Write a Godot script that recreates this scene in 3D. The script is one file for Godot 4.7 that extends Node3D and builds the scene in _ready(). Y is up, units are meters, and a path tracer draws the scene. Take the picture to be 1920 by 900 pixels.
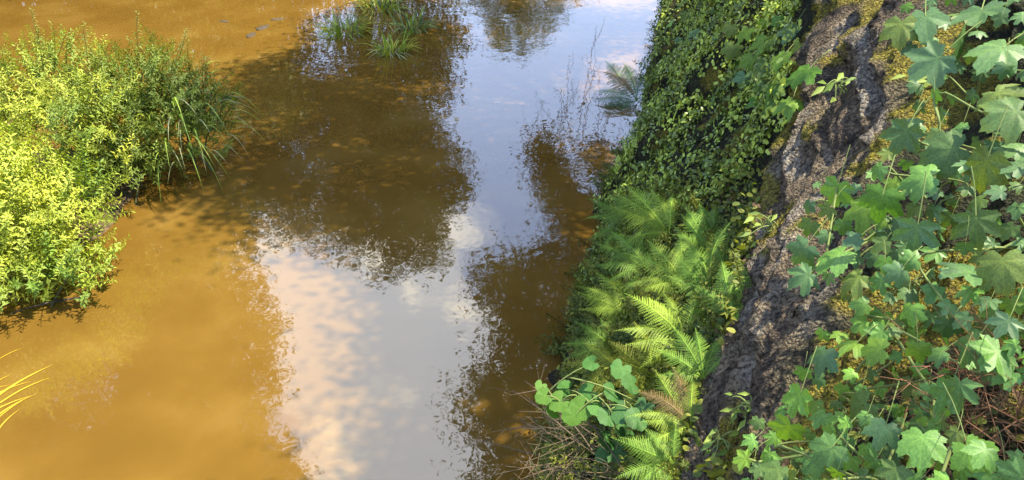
extends Node3D
# A muddy river seen from a bridge: sunlit bush at the left, mossy rock bank with ferns, ivy and wild hop at the right.

const EYE := Vector3(0, 5, 0)
const PITCH := 32.0
const FOCAL := 1507.0          # pixels of the 1920 x 900 photograph
var rng := RandomNumberGenerator.new()
var n_big := FastNoiseLite.new()
var n_mid := FastNoiseLite.new()
var n_fine := FastNoiseLite.new()
var n_cell := FastNoiseLite.new()
var used := {}
var M := {}

# ---------------------------------------------------------------- helpers
func numbered(called: String) -> String:
	var k: int = used.get(called, 0)
	used[called] = k + 1
	return called if k == 0 else "%s_%03d" % [called, k]

func tag(o: Node, label: String, category: String, group := "", kind := "") -> Node:
	if label: o.set_meta("label", label)
	if category: o.set_meta("category", category)
	if group: o.set_meta("group", group)
	if kind: o.set_meta("kind", kind)
	return o

func thing(called: String, label: String, category: String, at: Vector3, group := "") -> Node3D:
	var o := Node3D.new()
	o.name = numbered(called)
	add_child(o)
	o.position = at
	tag(o, label, category, group)
	return o

func put(called: String, mesh: Mesh, mat: Material, parent: Node = null, xf := Transform3D.IDENTITY) -> MeshInstance3D:
	var o := MeshInstance3D.new()
	o.mesh = mesh
	o.material_override = mat
	o.transform = xf
	if parent == null or parent == self:
		o.name = numbered(called)
		add_child(o)
	else:
		o.name = called
		parent.add_child(o, true)
	return o

func many(called: String, mesh: Mesh, mat: Material, xfs: Array, cols: Array, parent: Node = null) -> MultiMeshInstance3D:
	var mm := MultiMesh.new()
	mm.transform_format = MultiMesh.TRANSFORM_3D
	mm.use_colors = true
	mm.mesh = mesh
	mm.instance_count = xfs.size()
	for i in xfs.size():
		mm.set_instance_transform(i, xfs[i])
		mm.set_instance_color(i, cols[i])
	var o := MultiMeshInstance3D.new()
	o.multimesh = mm
	o.material_override = mat
	o.set_meta("kind", "stuff")
	if parent == null or parent == self:
		o.name = numbered(called)
		add_child(o)
	else:
		o.name = called
		parent.add_child(o, true)
	return o

func lin(r: float, g: float, b: float) -> Color:
	return Color(r, g, b).linear_to_srgb()

func rnd(a: float, b: float) -> float:
	return rng.randf_range(a, b)

func rvec() -> Vector3:
	var v := Vector3(rng.randfn(), rng.randfn(), rng.randfn())
	return v.normalized() if v.length() > 0.01 else Vector3.UP

func look(tip: Vector3, normal: Vector3) -> Basis:     # z along tip, y near normal
	var z := tip.normalized()
	var x := normal.cross(z)
	if x.length() < 0.01: x = Vector3(z.y, z.z, -z.x).cross(z)
	x = x.normalized()
	return Basis(x, z.cross(x), z)

func tri(st: SurfaceTool, a: Vector3, b: Vector3, c: Vector3) -> void:
	st.add_vertex(a); st.add_vertex(b); st.add_vertex(c)

func begin() -> SurfaceTool:
	var st := SurfaceTool.new()
	st.begin(Mesh.PRIMITIVE_TRIANGLES)
	return st

func done(st: SurfaceTool, smooth := false) -> ArrayMesh:
	if smooth: st.index()
	st.generate_normals()
	return st.commit()

func tube(st: SurfaceTool, pts: Array, r0: float, r1: float, sides := 5, wob := 0.0) -> void:
	var rings := []
	for i in pts.size():
		var t := float(i) / (pts.size() - 1)
		var d: Vector3 = (pts[mini(i + 1, pts.size() - 1)] - pts[maxi(i - 1, 0)]).normalized()
		var x := d.cross(Vector3(0.31, 0.2, 0.93)).normalized()
		var y := d.cross(x)
		var ring := []
		for k in sides:
			var a := TAU * k / sides
			var r := lerpf(r0, r1, t) * (1.0 + wob * sin(a * 3.0 + t * 7.0))
			ring.append(pts[i] + (x * cos(a) + y * sin(a)) * r)
		rings.append(ring)
	for i in pts.size() - 1:
		for k in sides:
			var j := (k + 1) % sides
			st.set_smooth_group(0)
			tri(st, rings[i][k], rings[i + 1][k], rings[i + 1][j])
			tri(st, rings[i][k], rings[i + 1][j], rings[i][j])

func bend(a: Vector3, b: Vector3, sag: Vector3, n := 8) -> Array:
	var out := []
	for i in n + 1:
		var t := float(i) / n
		out.append(a.lerp(b, t) + sag * (4.0 * t * (1.0 - t)))
	return out

# ---------------------------------------------------------------- the lens, to read places off the photograph
func ray(u: float, v: float) -> Vector3:
	var p := deg_to_rad(PITCH)
	return (Vector3.RIGHT * ((u - 960.0) / FOCAL) + Vector3(0, cos(p), -sin(p)) * ((450.0 - v) / FOCAL) + Vector3(0, -sin(p), -cos(p)))

func pixel(w: Vector3) -> Vector2:
	var p := deg_to_rad(PITCH)
	var q := w - EYE
	var f := q.dot(Vector3(0, -sin(p), -cos(p)))
	if f < 0.05: return Vector2(-9999, -9999)
	return Vector2(960.0 + q.x / f * FOCAL, 450.0 - q.dot(Vector3(0, cos(p), -sin(p))) / f * FOCAL)

func on_water(u: float, v: float, y := 0.0) -> Vector3:
	var d := ray(u, v)
	return EYE + d * ((y - EYE.y) / d.y)

func on_bank(u: float, v: float) -> Vector3:
	var d := ray(u, v)
	var t := 0.7
	while t < 30.0:
		var p := EYE + d * t
		if p.y < 0.0: return p
		if p.x > bank_x(p.z, p.y): return p
		t += 0.02 if t < 8.0 else 0.05
	return EYE + d * 30.0

func inside(p: Vector2, poly: PackedVector2Array) -> bool:
	return Geometry2D.is_point_in_polygon(p, poly)

# ---------------------------------------------------------------- the bank: its face as x over (z, height)
func across(z: float, h: float) -> float:              # height measured across the strata
	return h + 0.39 * (z + 3.6)

func sstep(a: float, b: float, x: float) -> float:
	return smoothstep(a, b, x)

func relief(z: float, h: float) -> float:
	var q := across(z, h) + 0.10 * n_big.get_noise_2d(z * 55.0, h * 30.0)
	var near := sstep(-9.0, -6.0, z)
	var spur := sstep(2.15, 2.62, q) * (1.0 - 0.75 * sstep(3.2, 3.5, q))
	var p := 0.18 * spur * near
	p += 0.04 * near * spur * cos(TAU * (q - 2.74 + 0.06 * n_big.get_noise_1d(z * 90.0)) / 0.29) * sstep(-2.4, -3.6, z)
	p -= 0.5 * exp(-pow((z + 4.25) / 0.75, 2) - pow((q - 3.62) / 0.16, 2))      # dark hollow behind the spur
	p += 0.10 * exp(-pow((z + 3.7) / 0.7, 2) - pow((q - 3.42) / 0.08, 2))       # mossy ledge below it
	p += 0.30 * n_big.get_noise_2d(z * 26.0, h * 42.0)
	var rock := 0.35 + 0.65 * spur * near
	var r := n_mid.get_noise_2d(z * 60.0, q * 330.0)
	p += 0.11 * rock * (absf(r) * -2.0 + 0.5)                                     # splits along the strata
	p += 0.07 * rock * (fposmod(q * 6.5 + 1.6 * n_mid.get_noise_2d(z * 70.0, h * 60.0) + 0.25 * z, 1.0) - 0.5) * (0.6 + 0.8 * n_big.get_noise_2d(z * 150.0, q * 400.0))
	p += 0.06 * rock * n_cell.get_noise_2d(z * 300.0, q * 520.0)
	p += 0.022 * rock * n_cell.get_noise_2d(z * 1500.0, q * 1900.0)
	p += 0.16 * n_mid.get_noise_2d(z * 95.0, h * 40.0) * sstep(1.4, 0.2, h)
	p += 0.05 * n_mid.get_noise_2d(z * 240.0, h * 300.0)
	p += 0.028 * n_fine.get_noise_2d(z * 500.0, q * 1500.0)
	p += 0.012 * n_fine.get_noise_2d(z * 1300.0, h * 1500.0)
	return p

func bank_x(z: float, h: float) -> float:
	var base := 0.17 + 0.235 * (-z - 4.4)
	base += 0.25 * n_big.get_noise_1d(z * 40.0) * sstep(-6.0, -9.0, z)
	var hh := minf(h, 3.6)
	var x := base + 0.5 * hh + 0.13 * maxf(hh - 1.2, 0.0) + 0.85 * maxf(h - 3.6, 0.0)
	x += 0.10 * sstep(0.5, 0.0, h)
	return x - relief(z, h)

func bank_normal(z: float, h: float) -> Vector3:
	var e := 0.016
	var dz := (bank_x(z + e, h) - bank_x(z - e, h)) / (2.0 * e)
	var dh := (bank_x(z, h + e) - bank_x(z, h - e)) / (2.0 * e)
	return Vector3(-1.0, dh, dz).normalized()

func bank_point(z: float, h: float) -> Vector3:
	return Vector3(bank_x(z, h), h, z)

func _ready() -> void:
	rng.seed = 71
	for a in [[n_big, 11, 0.01, 3], [n_mid, 23, 0.01, 4], [n_fine, 37, 0.01, 3]]:
		var n: FastNoiseLite = a[0]
		n.seed = a[1]
		n.noise_type = FastNoiseLite.TYPE_SIMPLEX_SMOOTH
		n.frequency = a[2]
		n.fractal_type = FastNoiseLite.FRACTAL_FBM
		n.fractal_octaves = a[3]
	n_cell.seed = 5
	n_cell.noise_type = FastNoiseLite.TYPE_CELLULAR
	n_cell.frequency = 0.01
	n_cell.cellular_return_type = FastNoiseLite.RETURN_DISTANCE2_SUB
	camera_and_light()
	make_materials()
	setting()
	river_bank()
	far_trees()
	bank_trees()
	left_bushes()
	sedge_clumps()
	bank_cover()
	ferns()
	hops()
	brambles()
	small_things()

# ---------------------------------------------------------------- camera, sky, sun
func camera_and_light() -> void:
	var cam := Camera3D.new()
	cam.name = "camera"
	cam.fov = rad_to_deg(2.0 * atan(450.0 / FOCAL))
	cam.near = 0.05
	cam.far = 600.0
	add_child(cam)
	cam.position = EYE
	cam.rotation_degrees.x = -PITCH
	var env := Environment.new()
	env.background_mode = Environment.BG_SKY
	var sky := Sky.new()
	var pm := PanoramaSkyMaterial.new()
	pm.panorama = sky_picture()
	pm.energy_multiplier = 1.0
	sky.sky_material = pm
	env.sky = sky
	env.background_energy_multiplier = 1.0
	env.tonemap_mode = Environment.TONE_MAPPER_LINEAR
	env.tonemap_exposure = 3.05
	env.sdfgi_enabled = true
	env.ssao_enabled = true
	env.ssil_enabled = true
	var we := WorldEnvironment.new()
	we.name = "world_environment"
	we.environment = env
	add_child(we)
	var sun := DirectionalLight3D.new()
	sun.name = "sun"
	sun.light_color = Color(1.0, 0.955, 0.87)
	sun.light_energy = 1.6
	sun.light_angular_distance = 0.6
	sun.shadow_enabled = true
	add_child(sun)
	sun.rotation_degrees = Vector3(-65.0, 102.0, 0)

func sky_picture() -> ImageTexture:
	var w := 1024
	var h := 512
	var im := Image.create(w, h, false, Image.FORMAT_RGBF)
	var a := FastNoiseLite.new()
	a.seed = 4
	a.frequency = 1.0
	a.fractal_type = FastNoiseLite.FRACTAL_FBM
	a.fractal_octaves = 5
	a.noise_type = FastNoiseLite.TYPE_SIMPLEX_SMOOTH
	for y in h:
		var el := PI / 2.0 - PI * (y + 0.5) / h
		var s := maxf(sin(el), 0.0)
		for x in w:
			var az := TAU * (x + 0.5) / w
			var d := Vector3(sin(az) * cos(el), sin(el), -cos(az) * cos(el))
			var blue := Color(0.72, 0.92, 1.34).lerp(Color(0.16, 0.30, 0.72), pow(s, 1.15))
			var q := Vector3(d.x, 0, d.z) / (s + 0.28) * 1.15
			var f := a.get_noise_3d(q.x + 22.43839, 0.4, q.z - 32.25304)
			var g := a.get_noise_3d(q.x * 2.6, 7.0, q.z * 2.6)
			var cover := smoothstep(0.02, 0.30, f + 0.10 * g)
			var cl := Color(1.25, 1.30, 1.42).lerp(Color(2.7, 2.42, 1.9), smoothstep(0.02, 0.34, g + 0.08))
			var c := blue.lerp(cl, 0.92 * cover * smoothstep(0.40, 0.60, s))
			im.set_pixel(x, y, c)
	return ImageTexture.create_from_image(im)

# ---------------------------------------------------------------- materials
func noise_tex(freq: float, size: int, stops: Array, seed_ := 1, octaves := 5, as_normal := false, bump := 8.0) -> NoiseTexture2D:
	var n := FastNoiseLite.new()
	n.seed = seed_
	n.noise_type = FastNoiseLite.TYPE_SIMPLEX_SMOOTH
	n.frequency = freq
	n.fractal_type = FastNoiseLite.FRACTAL_FBM
	n.fractal_octaves = octaves
	var t := NoiseTexture2D.new()
	t.width = size
	t.height = size
	t.seamless = true
	t.noise = n
	if as_normal:
		t.as_normal_map = true
		t.bump_strength = bump
	elif stops:
		var g := Gradient.new()
		g.offsets = PackedFloat32Array(stops.map(func(s): return s[0]))
		g.colors = PackedColorArray(stops.map(func(s): return s[1]))
		t.color_ramp = g
	return t

func leaf_mat(c: Color, back := 0.8, rough := 0.5, tex: Texture2D = null) -> StandardMaterial3D:
	var m := StandardMaterial3D.new()
	m.albedo_color = c
	m.roughness = rough
	m.metallic_specular = 0.4
	m.cull_mode = BaseMaterial3D.CULL_DISABLED
	m.backlight_enabled = true
	m.backlight = Color(0.95, 1.0, 0.5) * back
	m.vertex_color_use_as_albedo = true
	if tex: m.albedo_texture = tex
	return m

func plain_mat(c: Color, rough := 0.85, tex: Texture2D = null, scale := 1.0) -> StandardMaterial3D:
	var m := StandardMaterial3D.new()
	m.albedo_color = c
	m.roughness = rough
	m.metallic_specular = 0.35
	m.vertex_color_use_as_albedo = true
	if tex:
		m.albedo_texture = tex
		m.uv1_triplanar = true
		m.uv1_world_triplanar = true
		m.uv1_scale = Vector3.ONE * scale
	return m

func hop_picture(worn := false) -> ImageTexture:
	# veins and mottling of a lobed leaf, over the leaf's own outline (u, v from -1..1)
	var s := 192
	var im := Image.create(s, s, false, Image.FORMAT_RGB8)
	var dirs := []
	for a in [90.0, 38.0, 142.0, -8.0, 188.0]:
		dirs.append(Vector2(cos(deg_to_rad(a)), sin(deg_to_rad(a))))
	for y in s:
		for x in s:
			var p := Vector2((x + 0.5) / s * 2.0 - 1.0, (y + 0.5) / s * 2.0 - 1.0)
			var k := 0.84 + 0.16 * n_mid.get_noise_2d(x * 9.0, y * 9.0) + 0.10 * n_fine.get_noise_2d(x * 40.0, y * 40.0)
			var vein := 0.0
			for d in dirs:
				var along: float = p.dot(d)
				var off: float = absf(p.cross(d))
				if along > 0.0:
					vein = maxf(vein, (1.0 - smoothstep(0.008, 0.03, off)) * (1.0 - 0.5 * along))
					var side := absf(fposmod(along * 7.5 - off * 5.0, 1.0) - 0.5)
					if off < 0.30: vein = maxf(vein, 0.35 * smoothstep(0.42, 0.5, side))
			k = clampf(k, 0.0, 1.0)
			var c := Color(k * 0.92, k, k * 0.90).lerp(Color(1, 1, 0.82), vein * 0.55)
			if worn:
				c = c.lerp(Color(1.0, 0.92, 0.35), 0.55 * smoothstep(0.62, 1.0, p.length() + 0.3 * n_mid.get_noise_2d(x * 14.0, y * 14.0)))
				c = c.lerp(Color(0.62, 0.40, 0.26), 0.9 * smoothstep(0.30, 0.42, n_mid.get_noise_2d(x * 55.0 + 300.0, y * 55.0)))
			im.set_pixel(x, y, c)
	return ImageTexture.create_from_image(im)

func make_materials() -> void:
	# muddy water
	var w := StandardMaterial3D.new()
	w.albedo_color = Color.WHITE
	w.albedo_texture = noise_tex(0.006, 1024, [[0.1, lin(0.104, 0.057, 0.0095)], [0.42, lin(0.115, 0.064, 0.011)], [0.58, lin(0.122, 0.069, 0.012)], [0.85, lin(0.140, 0.082, 0.016)]], 8, 6)
	w.uv1_scale = Vector3(120.0 / 9.0, 180.0 / 9.0, 1)
	w.roughness = 0.02
	w.metallic_specular = 1.0
	w.normal_enabled = true
	w.normal_texture = noise_tex(0.012, 1024, [], 3, 4, true, 6.0)
	w.normal_scale = 0.040
	M.water = w
	M.mud = plain_mat(lin(0.13, 0.09, 0.045), 0.9, noise_tex(0.02, 512, [[0.2, Color(0.55, 0.55, 0.55)], [0.8, Color(1, 1, 1)]], 6), 0.6)
	# rock
	var r := plain_mat(Color.WHITE, 0.9, noise_tex(0.02, 1024, [[0.0, Color(0.2, 0.19, 0.19)], [0.36, Color(0.5, 0.48, 0.47)], [0.48, Color(0.8, 0.78, 0.77)], [0.60, Color(0.92, 0.9, 0.88)], [0.68, Color(1, 1, 1)]], 12, 6), 1.1)
	r.heightmap_enabled = true
	r.heightmap_texture = noise_tex(0.03, 1024, [], 14, 6)
	r.heightmap_scale = 7.0
	r.heightmap_flip_texture = false
	r.uv1_scale = Vector3.ONE * 1.7
	M.rock = r
	var bark := plain_mat(lin(0.10, 0.08, 0.06), 0.9, noise_tex(0.03, 512, [[0.25, Color(0.45, 0.43, 0.4)], [0.75, Color(1, 1, 1)]], 21), 1.5)
	M.bark = bark
	M.twig = plain_mat(lin(0.115, 0.085, 0.05), 0.85)
	M.straw = plain_mat(lin(0.13, 0.065, 0.03), 0.85)
	M.stem = plain_mat(lin(0.13, 0.17, 0.045), 0.7)
	M.dark_stem = plain_mat(lin(0.07, 0.075, 0.03), 0.8)
	M.crown_leaf = leaf_mat(Color.WHITE, 0.7, 0.5)
	M.bush_leaf = leaf_mat(Color.WHITE, 0.9, 0.55)
	M.ivy = leaf_mat(Color.WHITE, 0.45, 0.38)
	M.moss = plain_mat(Color.WHITE, 1.0)
	M.fern = leaf_mat(Color.WHITE, 0.9, 0.6)
	M.blade = leaf_mat(Color.WHITE, 0.8, 0.45)
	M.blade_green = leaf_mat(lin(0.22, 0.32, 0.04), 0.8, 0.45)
	M.blade_lit = leaf_mat(lin(0.42, 0.44, 0.05), 0.8, 0.45)  # sunlight on the sedge blades put into the colour
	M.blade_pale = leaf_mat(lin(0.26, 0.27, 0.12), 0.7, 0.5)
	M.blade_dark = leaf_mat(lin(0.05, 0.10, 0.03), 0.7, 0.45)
	M.weed = leaf_mat(lin(0.42, 0.28, 0.02), 0.5, 0.5)
	M.stone = plain_mat(lin(0.085, 0.065, 0.038), 0.7, noise_tex(0.03, 256, [[0.25, Color(0.6, 0.58, 0.55)], [0.75, Color(1, 1, 1)]], 31), 3.0)
	var pic := hop_picture()
	M.hop = []
	for c in [[0.060, 0.108, 0.045], [0.068, 0.120, 0.050], [0.082, 0.138, 0.058], [0.088, 0.160, 0.040], [0.050, 0.092, 0.040]]:
		M.hop.append(leaf_mat(lin(c[0] * 2.05, c[1] * 2.05, c[2] * 1.6), 0.75, 0.5, pic))
		M.hop[-1].metallic_specular = 0.5
	var old := hop_picture(true)
	M.hop_worn = [leaf_mat(lin(0.15, 0.23, 0.06), 0.75, 0.55, old), leaf_mat(lin(0.20, 0.26, 0.055), 0.8, 0.55, old), leaf_mat(lin(0.12, 0.20, 0.06), 0.7, 0.55, old)]
	M.hop_green = []
	for c in [[0.10, 0.18, 0.055], [0.085, 0.155, 0.05], [0.13, 0.22, 0.05], [0.075, 0.13, 0.05]]:
		M.hop_green.append(leaf_mat(lin(c[0] * 1.9, c[1] * 1.9, c[2] * 1.4), 0.75, 0.5, pic))
	M.hop_bright = [leaf_mat(lin(0.16, 0.30, 0.04), 0.9, 0.45, pic), leaf_mat(lin(0.24, 0.36, 0.05), 0.9, 0.5, pic)]
	M.bramble = [leaf_mat(lin(0.09, 0.22, 0.04), 0.8, 0.65, pic), leaf_mat(lin(0.065, 0.16, 0.04), 0.7, 0.6, pic), leaf_mat(lin(0.14, 0.27, 0.035), 0.9, 0.65, pic)]

# ---------------------------------------------------------------- leaf meshes
func lobed_leaf(lobes: Array, base_r: float, width: float, serr: float, teeth: int, droop: float, fold: float, curl: float) -> ArrayMesh:
	# about one unit across, petiole at the origin, tip along +z, face +y
	var st := begin()
	var n := 60
	var rim := []
	for i in n:
		var a := -PI / 2.0 + TAU * (i + 0.5) / n
		var r := 0.0
		for l in lobes:
			var d := absf(wrapf(a - deg_to_rad(l[0]), -PI, PI))
			r = maxf(r, l[1] * (base_r + (1.0 - base_r) * maxf(0.0, 1.0 - pow(d / width, 1.35))))
		var notch := absf(wrapf(a + PI / 2.0, -PI, PI))
		r *= 0.25 + 0.75 * sstep(0.10, 0.75, notch)
		r *= 1.0 + serr * (fposmod(i * float(teeth) / n, 1.0) - 0.5) * 2.0
		rim.append(Vector2(cos(a), sin(a)) * r)
	var lift := func(p: Vector2) -> Vector3:
		var a := p.angle()
		var best := 9.0
		for l in lobes: best = minf(best, absf(wrapf(a - deg_to_rad(l[0]), -PI, PI)))
		var y: float = -droop * p.length_squared() + fold * p.length() * minf(best, 0.6) + curl * p.x * p.y
		return Vector3(p.x * 0.55, y * 0.55, p.y * 0.55)
	for i in n:
		var j := (i + 1) % n
		for ring in [[0.0, 0.5], [0.5, 1.0]]:
			var q := [rim[i] * ring[0], rim[i] * ring[1], rim[j] * ring[1], rim[j] * ring[0]]
			for k in ([[0, 1, 2]] if ring[0] == 0.0 else [[0, 1, 2], [0, 2, 3]]):
				for m in k:
					st.set_uv(Vector2(q[m].x, q[m].y) * 0.5 + Vector2(0.5, 0.5))
					st.set_color(Color.WHITE)
					st.add_vertex(lift.call(q[m]))
	return done(st, true)

func lance_leaf(st: SurfaceTool, xf: Transform3D, l: float, w: float, droop := 0.2, c := Color.WHITE) -> void:
	var a := Vector3(0, 0, 0)
	var b := Vector3(0, -droop * l * 0.2, l * 0.45)
	var e := Vector3(0, -droop * l, l)
	var s := Vector3(w * 0.5, w * 0.22, 0)
	var left := b + Vector3(-s.x, s.y, 0)
	var right := b + s
	st.set_color(c)
	tri(st, xf * a, xf * left, xf * b)
	tri(st, xf * b, xf * left, xf * e)
	tri(st, xf * a, xf * b, xf * right)
	tri(st, xf * b, xf * e, xf * right)

func blade_mesh(l: float, w: float, arch: float, seg := 7) -> ArrayMesh:
	var st := begin()
	st.set_color(Color.WHITE)
	var at := func(t: float) -> Vector3:
		return Vector3(0, l * (t - arch * t * t), l * arch * 1.1 * t * t)
	for i in seg:
		var t0 := float(i) / seg
		var t1 := float(i + 1) / seg
		var w0 := w * 0.5 * (1.0 - pow(t0, 2.2)) * (0.6 + 0.4 * minf(1.0, t0 * 4.0))
		var w1 := w * 0.5 * (1.0 - pow(t1, 2.2))
		var p0: Vector3 = at.call(t0)
		var p1: Vector3 = at.call(t1)
		var dn := Vector3(0, -w * 0.12, w * 0.12)
		tri(st, p0 + Vector3(-w0, 0, 0), p1 + Vector3(-w1, 0, 0), p1 + dn)
		tri(st, p0 + Vector3(-w0, 0, 0), p1 + dn, p0 + dn)
		tri(st, p0 + dn, p1 + dn, p1 + Vector3(w1, 0, 0))
		tri(st, p0 + dn, p1 + Vector3(w1, 0, 0), p0 + Vector3(w0, 0, 0))
	return done(st)

func frond_mesh(pairs: int, arch: float, spread: float, twist: float, seed_: int) -> ArrayMesh:
	# one unit long, base at the origin, growing along +z and arching down, upper face +y
	var g := RandomNumberGenerator.new()
	g.seed = seed_
	var st := begin()
	var spine := func(t: float) -> Vector3:
		return Vector3(twist * t * t, arch * (t * 0.9 - t * t * 1.15), t)
	for i in 10:
		var p0: Vector3 = spine.call(i / 10.0)
		var p1: Vector3 = spine.call((i + 1) / 10.0)
		var w := lerpf(0.009, 0.002, i / 10.0)
		st.set_color(Color(1.25, 1.05, 0.7))
		tri(st, p0 + Vector3(-w, 0.003, 0), p1 + Vector3(-w, 0.003, 0), p1 + Vector3(w, 0.003, 0))
		tri(st, p0 + Vector3(-w, 0.003, 0), p1 + Vector3(w, 0.003, 0), p0 + Vector3(w, 0.003, 0))
	for i in pairs:
		var t := 0.10 + 0.89 * pow(float(i) / pairs, 0.92)
		var shape := sstep(0.02, 0.34, t) * pow(1.0 - sstep(0.32, 1.04, t), 0.85) + 0.035
		for s in [-1.0, 1.0]:
			var l: float = spread * shape * g.randf_range(0.88, 1.08)
			var o: Vector3 = spine.call(t)
			var fwd := lerpf(0.30, 0.75, t) + g.randf_range(-0.06, 0.06)
			var dir := Vector3(s, g.randf_range(-0.22, 0.02), fwd).normalized()
			var side := Vector3(-fwd * s * 0.0, 0.12, 1.0).normalized()
			var wid := minf(0.85 / pairs, l * 0.34)
			var lobes := 9
			var shade := g.randf_range(0.72, 1.15) * lerpf(0.8, 1.1, t)
			var bow := g.randf_range(-0.12, 0.12)
			st.set_color(Color(shade, shade, shade))
			for k in lobes:
				var a := float(k) / lobes
				var b := float(k + 1) / lobes
				var wa := wid * (1.0 - a * 0.75) * g.randf_range(0.65, 1.05) * 0.9
				var pa := o + dir * l * a + Vector3(0, -0.30 * l * a * a, bow * l * a * a)
				var pb := o + dir * l * b + Vector3(0, -0.30 * l * b * b, bow * l * b * b)
				var lean := (pb - pa) * 0.55
				# pinnules: small separate leaflets on both sides
				tri(st, pa, pa.lerp(pb, 0.3) + side * wa + lean, pa.lerp(pb, 0.9))
				tri(st, pa, pa.lerp(pb, 0.9), pa.lerp(pb, 0.3) - side * wa + lean)
	return done(st)

func shoot_mesh(seed_: int, length: float, leaves: int, leaf_l: float, leaf_w: float, open: float) -> ArrayMesh:
	# an upright leafy stem along +y
	var g := RandomNumberGenerator.new()
	g.seed = seed_
	var st := begin()
	st.set_color(Color(0.6, 0.55, 0.4))
	tube(st, bend(Vector3.ZERO, Vector3(g.randf_range(-0.05, 0.05), length, g.randf_range(-0.05, 0.05)), Vector3(0.02, 0, 0.02), 4), 0.006, 0.002, 3)
	for i in leaves:
		var t := pow(float(i) / leaves, 0.8)
		var a := i * 2.4 + g.randf_range(-0.4, 0.4)
		var up := lerpf(0.15, 1.3, pow(t, 2.0)) * open + g.randf_range(-0.3, 0.3)
		var dir := Vector3(cos(a), up, sin(a)).normalized()
		var b := look(dir, Vector3(g.randf_range(-0.3, 0.3), 1.0, g.randf_range(-0.3, 0.3)))
		var k := lerpf(1.0, 0.55, t) * g.randf_range(0.75, 1.2)
		var s := g.randf_range(0.75, 1.2)
		lance_leaf(st, Transform3D(b, Vector3(0, length * (0.12 + 0.88 * t), 0)), leaf_l * k, leaf_w * k, g.randf_range(0.1, 0.5), Color(s, s, s * 0.9))
	return done(st)

func clump_mesh(seed_: int, leaves: int, radius: float, leaf_l: float, leaf_w: float) -> ArrayMesh:
	var g := RandomNumberGenerator.new()
	g.seed = seed_
	var st := begin()
	for i in leaves:
		var p := Vector3(g.randfn(), g.randfn() * 0.75, g.randfn()) * radius * 0.5
		var b := look(Vector3(g.randfn(), g.randfn() - 0.4, g.randfn()), Vector3(g.randfn() * 0.6, 1, g.randfn() * 0.6))
		var s := g.randf_range(0.7, 1.25)
		var k := g.randf_range(0.7, 1.2)
		var xf := Transform3D(b, p)
		st.set_color(Color(s, s, s * 0.9))
		var l := leaf_l * k
		var w := leaf_w * k * 0.5
		tri(st, xf * Vector3.ZERO, xf * Vector3(-w, w * 0.3, l * 0.5), xf * Vector3(0, -l * 0.15, l))
		tri(st, xf * Vector3.ZERO, xf * Vector3(0, -l * 0.15, l), xf * Vector3(w, w * 0.3, l * 0.5))
	return done(st)

# ---------------------------------------------------------------- ground and water
func sheet(rows: Array, uv_scale := 1.0) -> ArrayMesh:
	# rows of points, all of one length; rows go away from the camera, points go right
	var st := begin()
	var nc: int = rows[0].size()
	for r in rows:
		for p in r:
			st.set_uv(Vector2(p.x, p.z) * uv_scale)
			st.add_vertex(p)
	for i in rows.size() - 1:
		for j in nc - 1:
			var a := i * nc + j
			for k in [a, a + nc, a + nc + 1, a, a + nc + 1, a + 1]: st.add_index(k)
	st.generate_normals()
	return st.commit()

func setting() -> void:
	var st := PlaneMesh.new()
	st.size = Vector2(600, 600)
	var g := put("ground", st, M.mud, null, Transform3D(Basis(), Vector3(0, -1.2, 0)))
	tag(g, "brown earth under the river reaching to the horizon", "ground", "", "structure")
	var pm := PlaneMesh.new()
	pm.size = Vector2(120, 180)
	var w := put("water", pm, M.water, null, Transform3D(Basis(), Vector3(5, 0, -75)))
	tag(w, "calm muddy orange brown river water mirroring trees and sky", "water", "", "structure")
	# the far and left bank
	var line := [[14, -17.0], [0, -16.0], [-12, -15.0], [-18, -13.5], [-23, -9.5], [-26, -4.5], [-30, -1.0], [-45, 3.0], [-70, 9.0], [-150, 28.0]]
	var rows := []
	for i in line.size() - 1:
		for k in 6:
			var t := k / 6.0
			var z: float = lerpf(line[i][0], line[i + 1][0], t)
			var x: float = lerpf(line[i][1], line[i + 1][1], t)
			var row := []
			for d in [160.0, 60.0, 25.0, 12.0, 6.0, 3.5, 2.0, 1.2, 0.6, 0.0, -0.5]:
				var y: float = -0.5 + 1.5 * sstep(-0.5, 3.5, d) + 0.02 * d + 0.25 * n_big.get_noise_2d(x * 30.0 - d * 20.0, z * 30.0) * sstep(0.0, 3.0, d)
				row.append(Vector3(x - d + 0.4 * n_mid.get_noise_1d(z * 60.0), y, z))
			rows.append(row)
	var fb := put("far_bank", sheet(rows), M.mud)
	tag(fb, "low earth bank across the river under the trees", "river bank", "", "structure")

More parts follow.
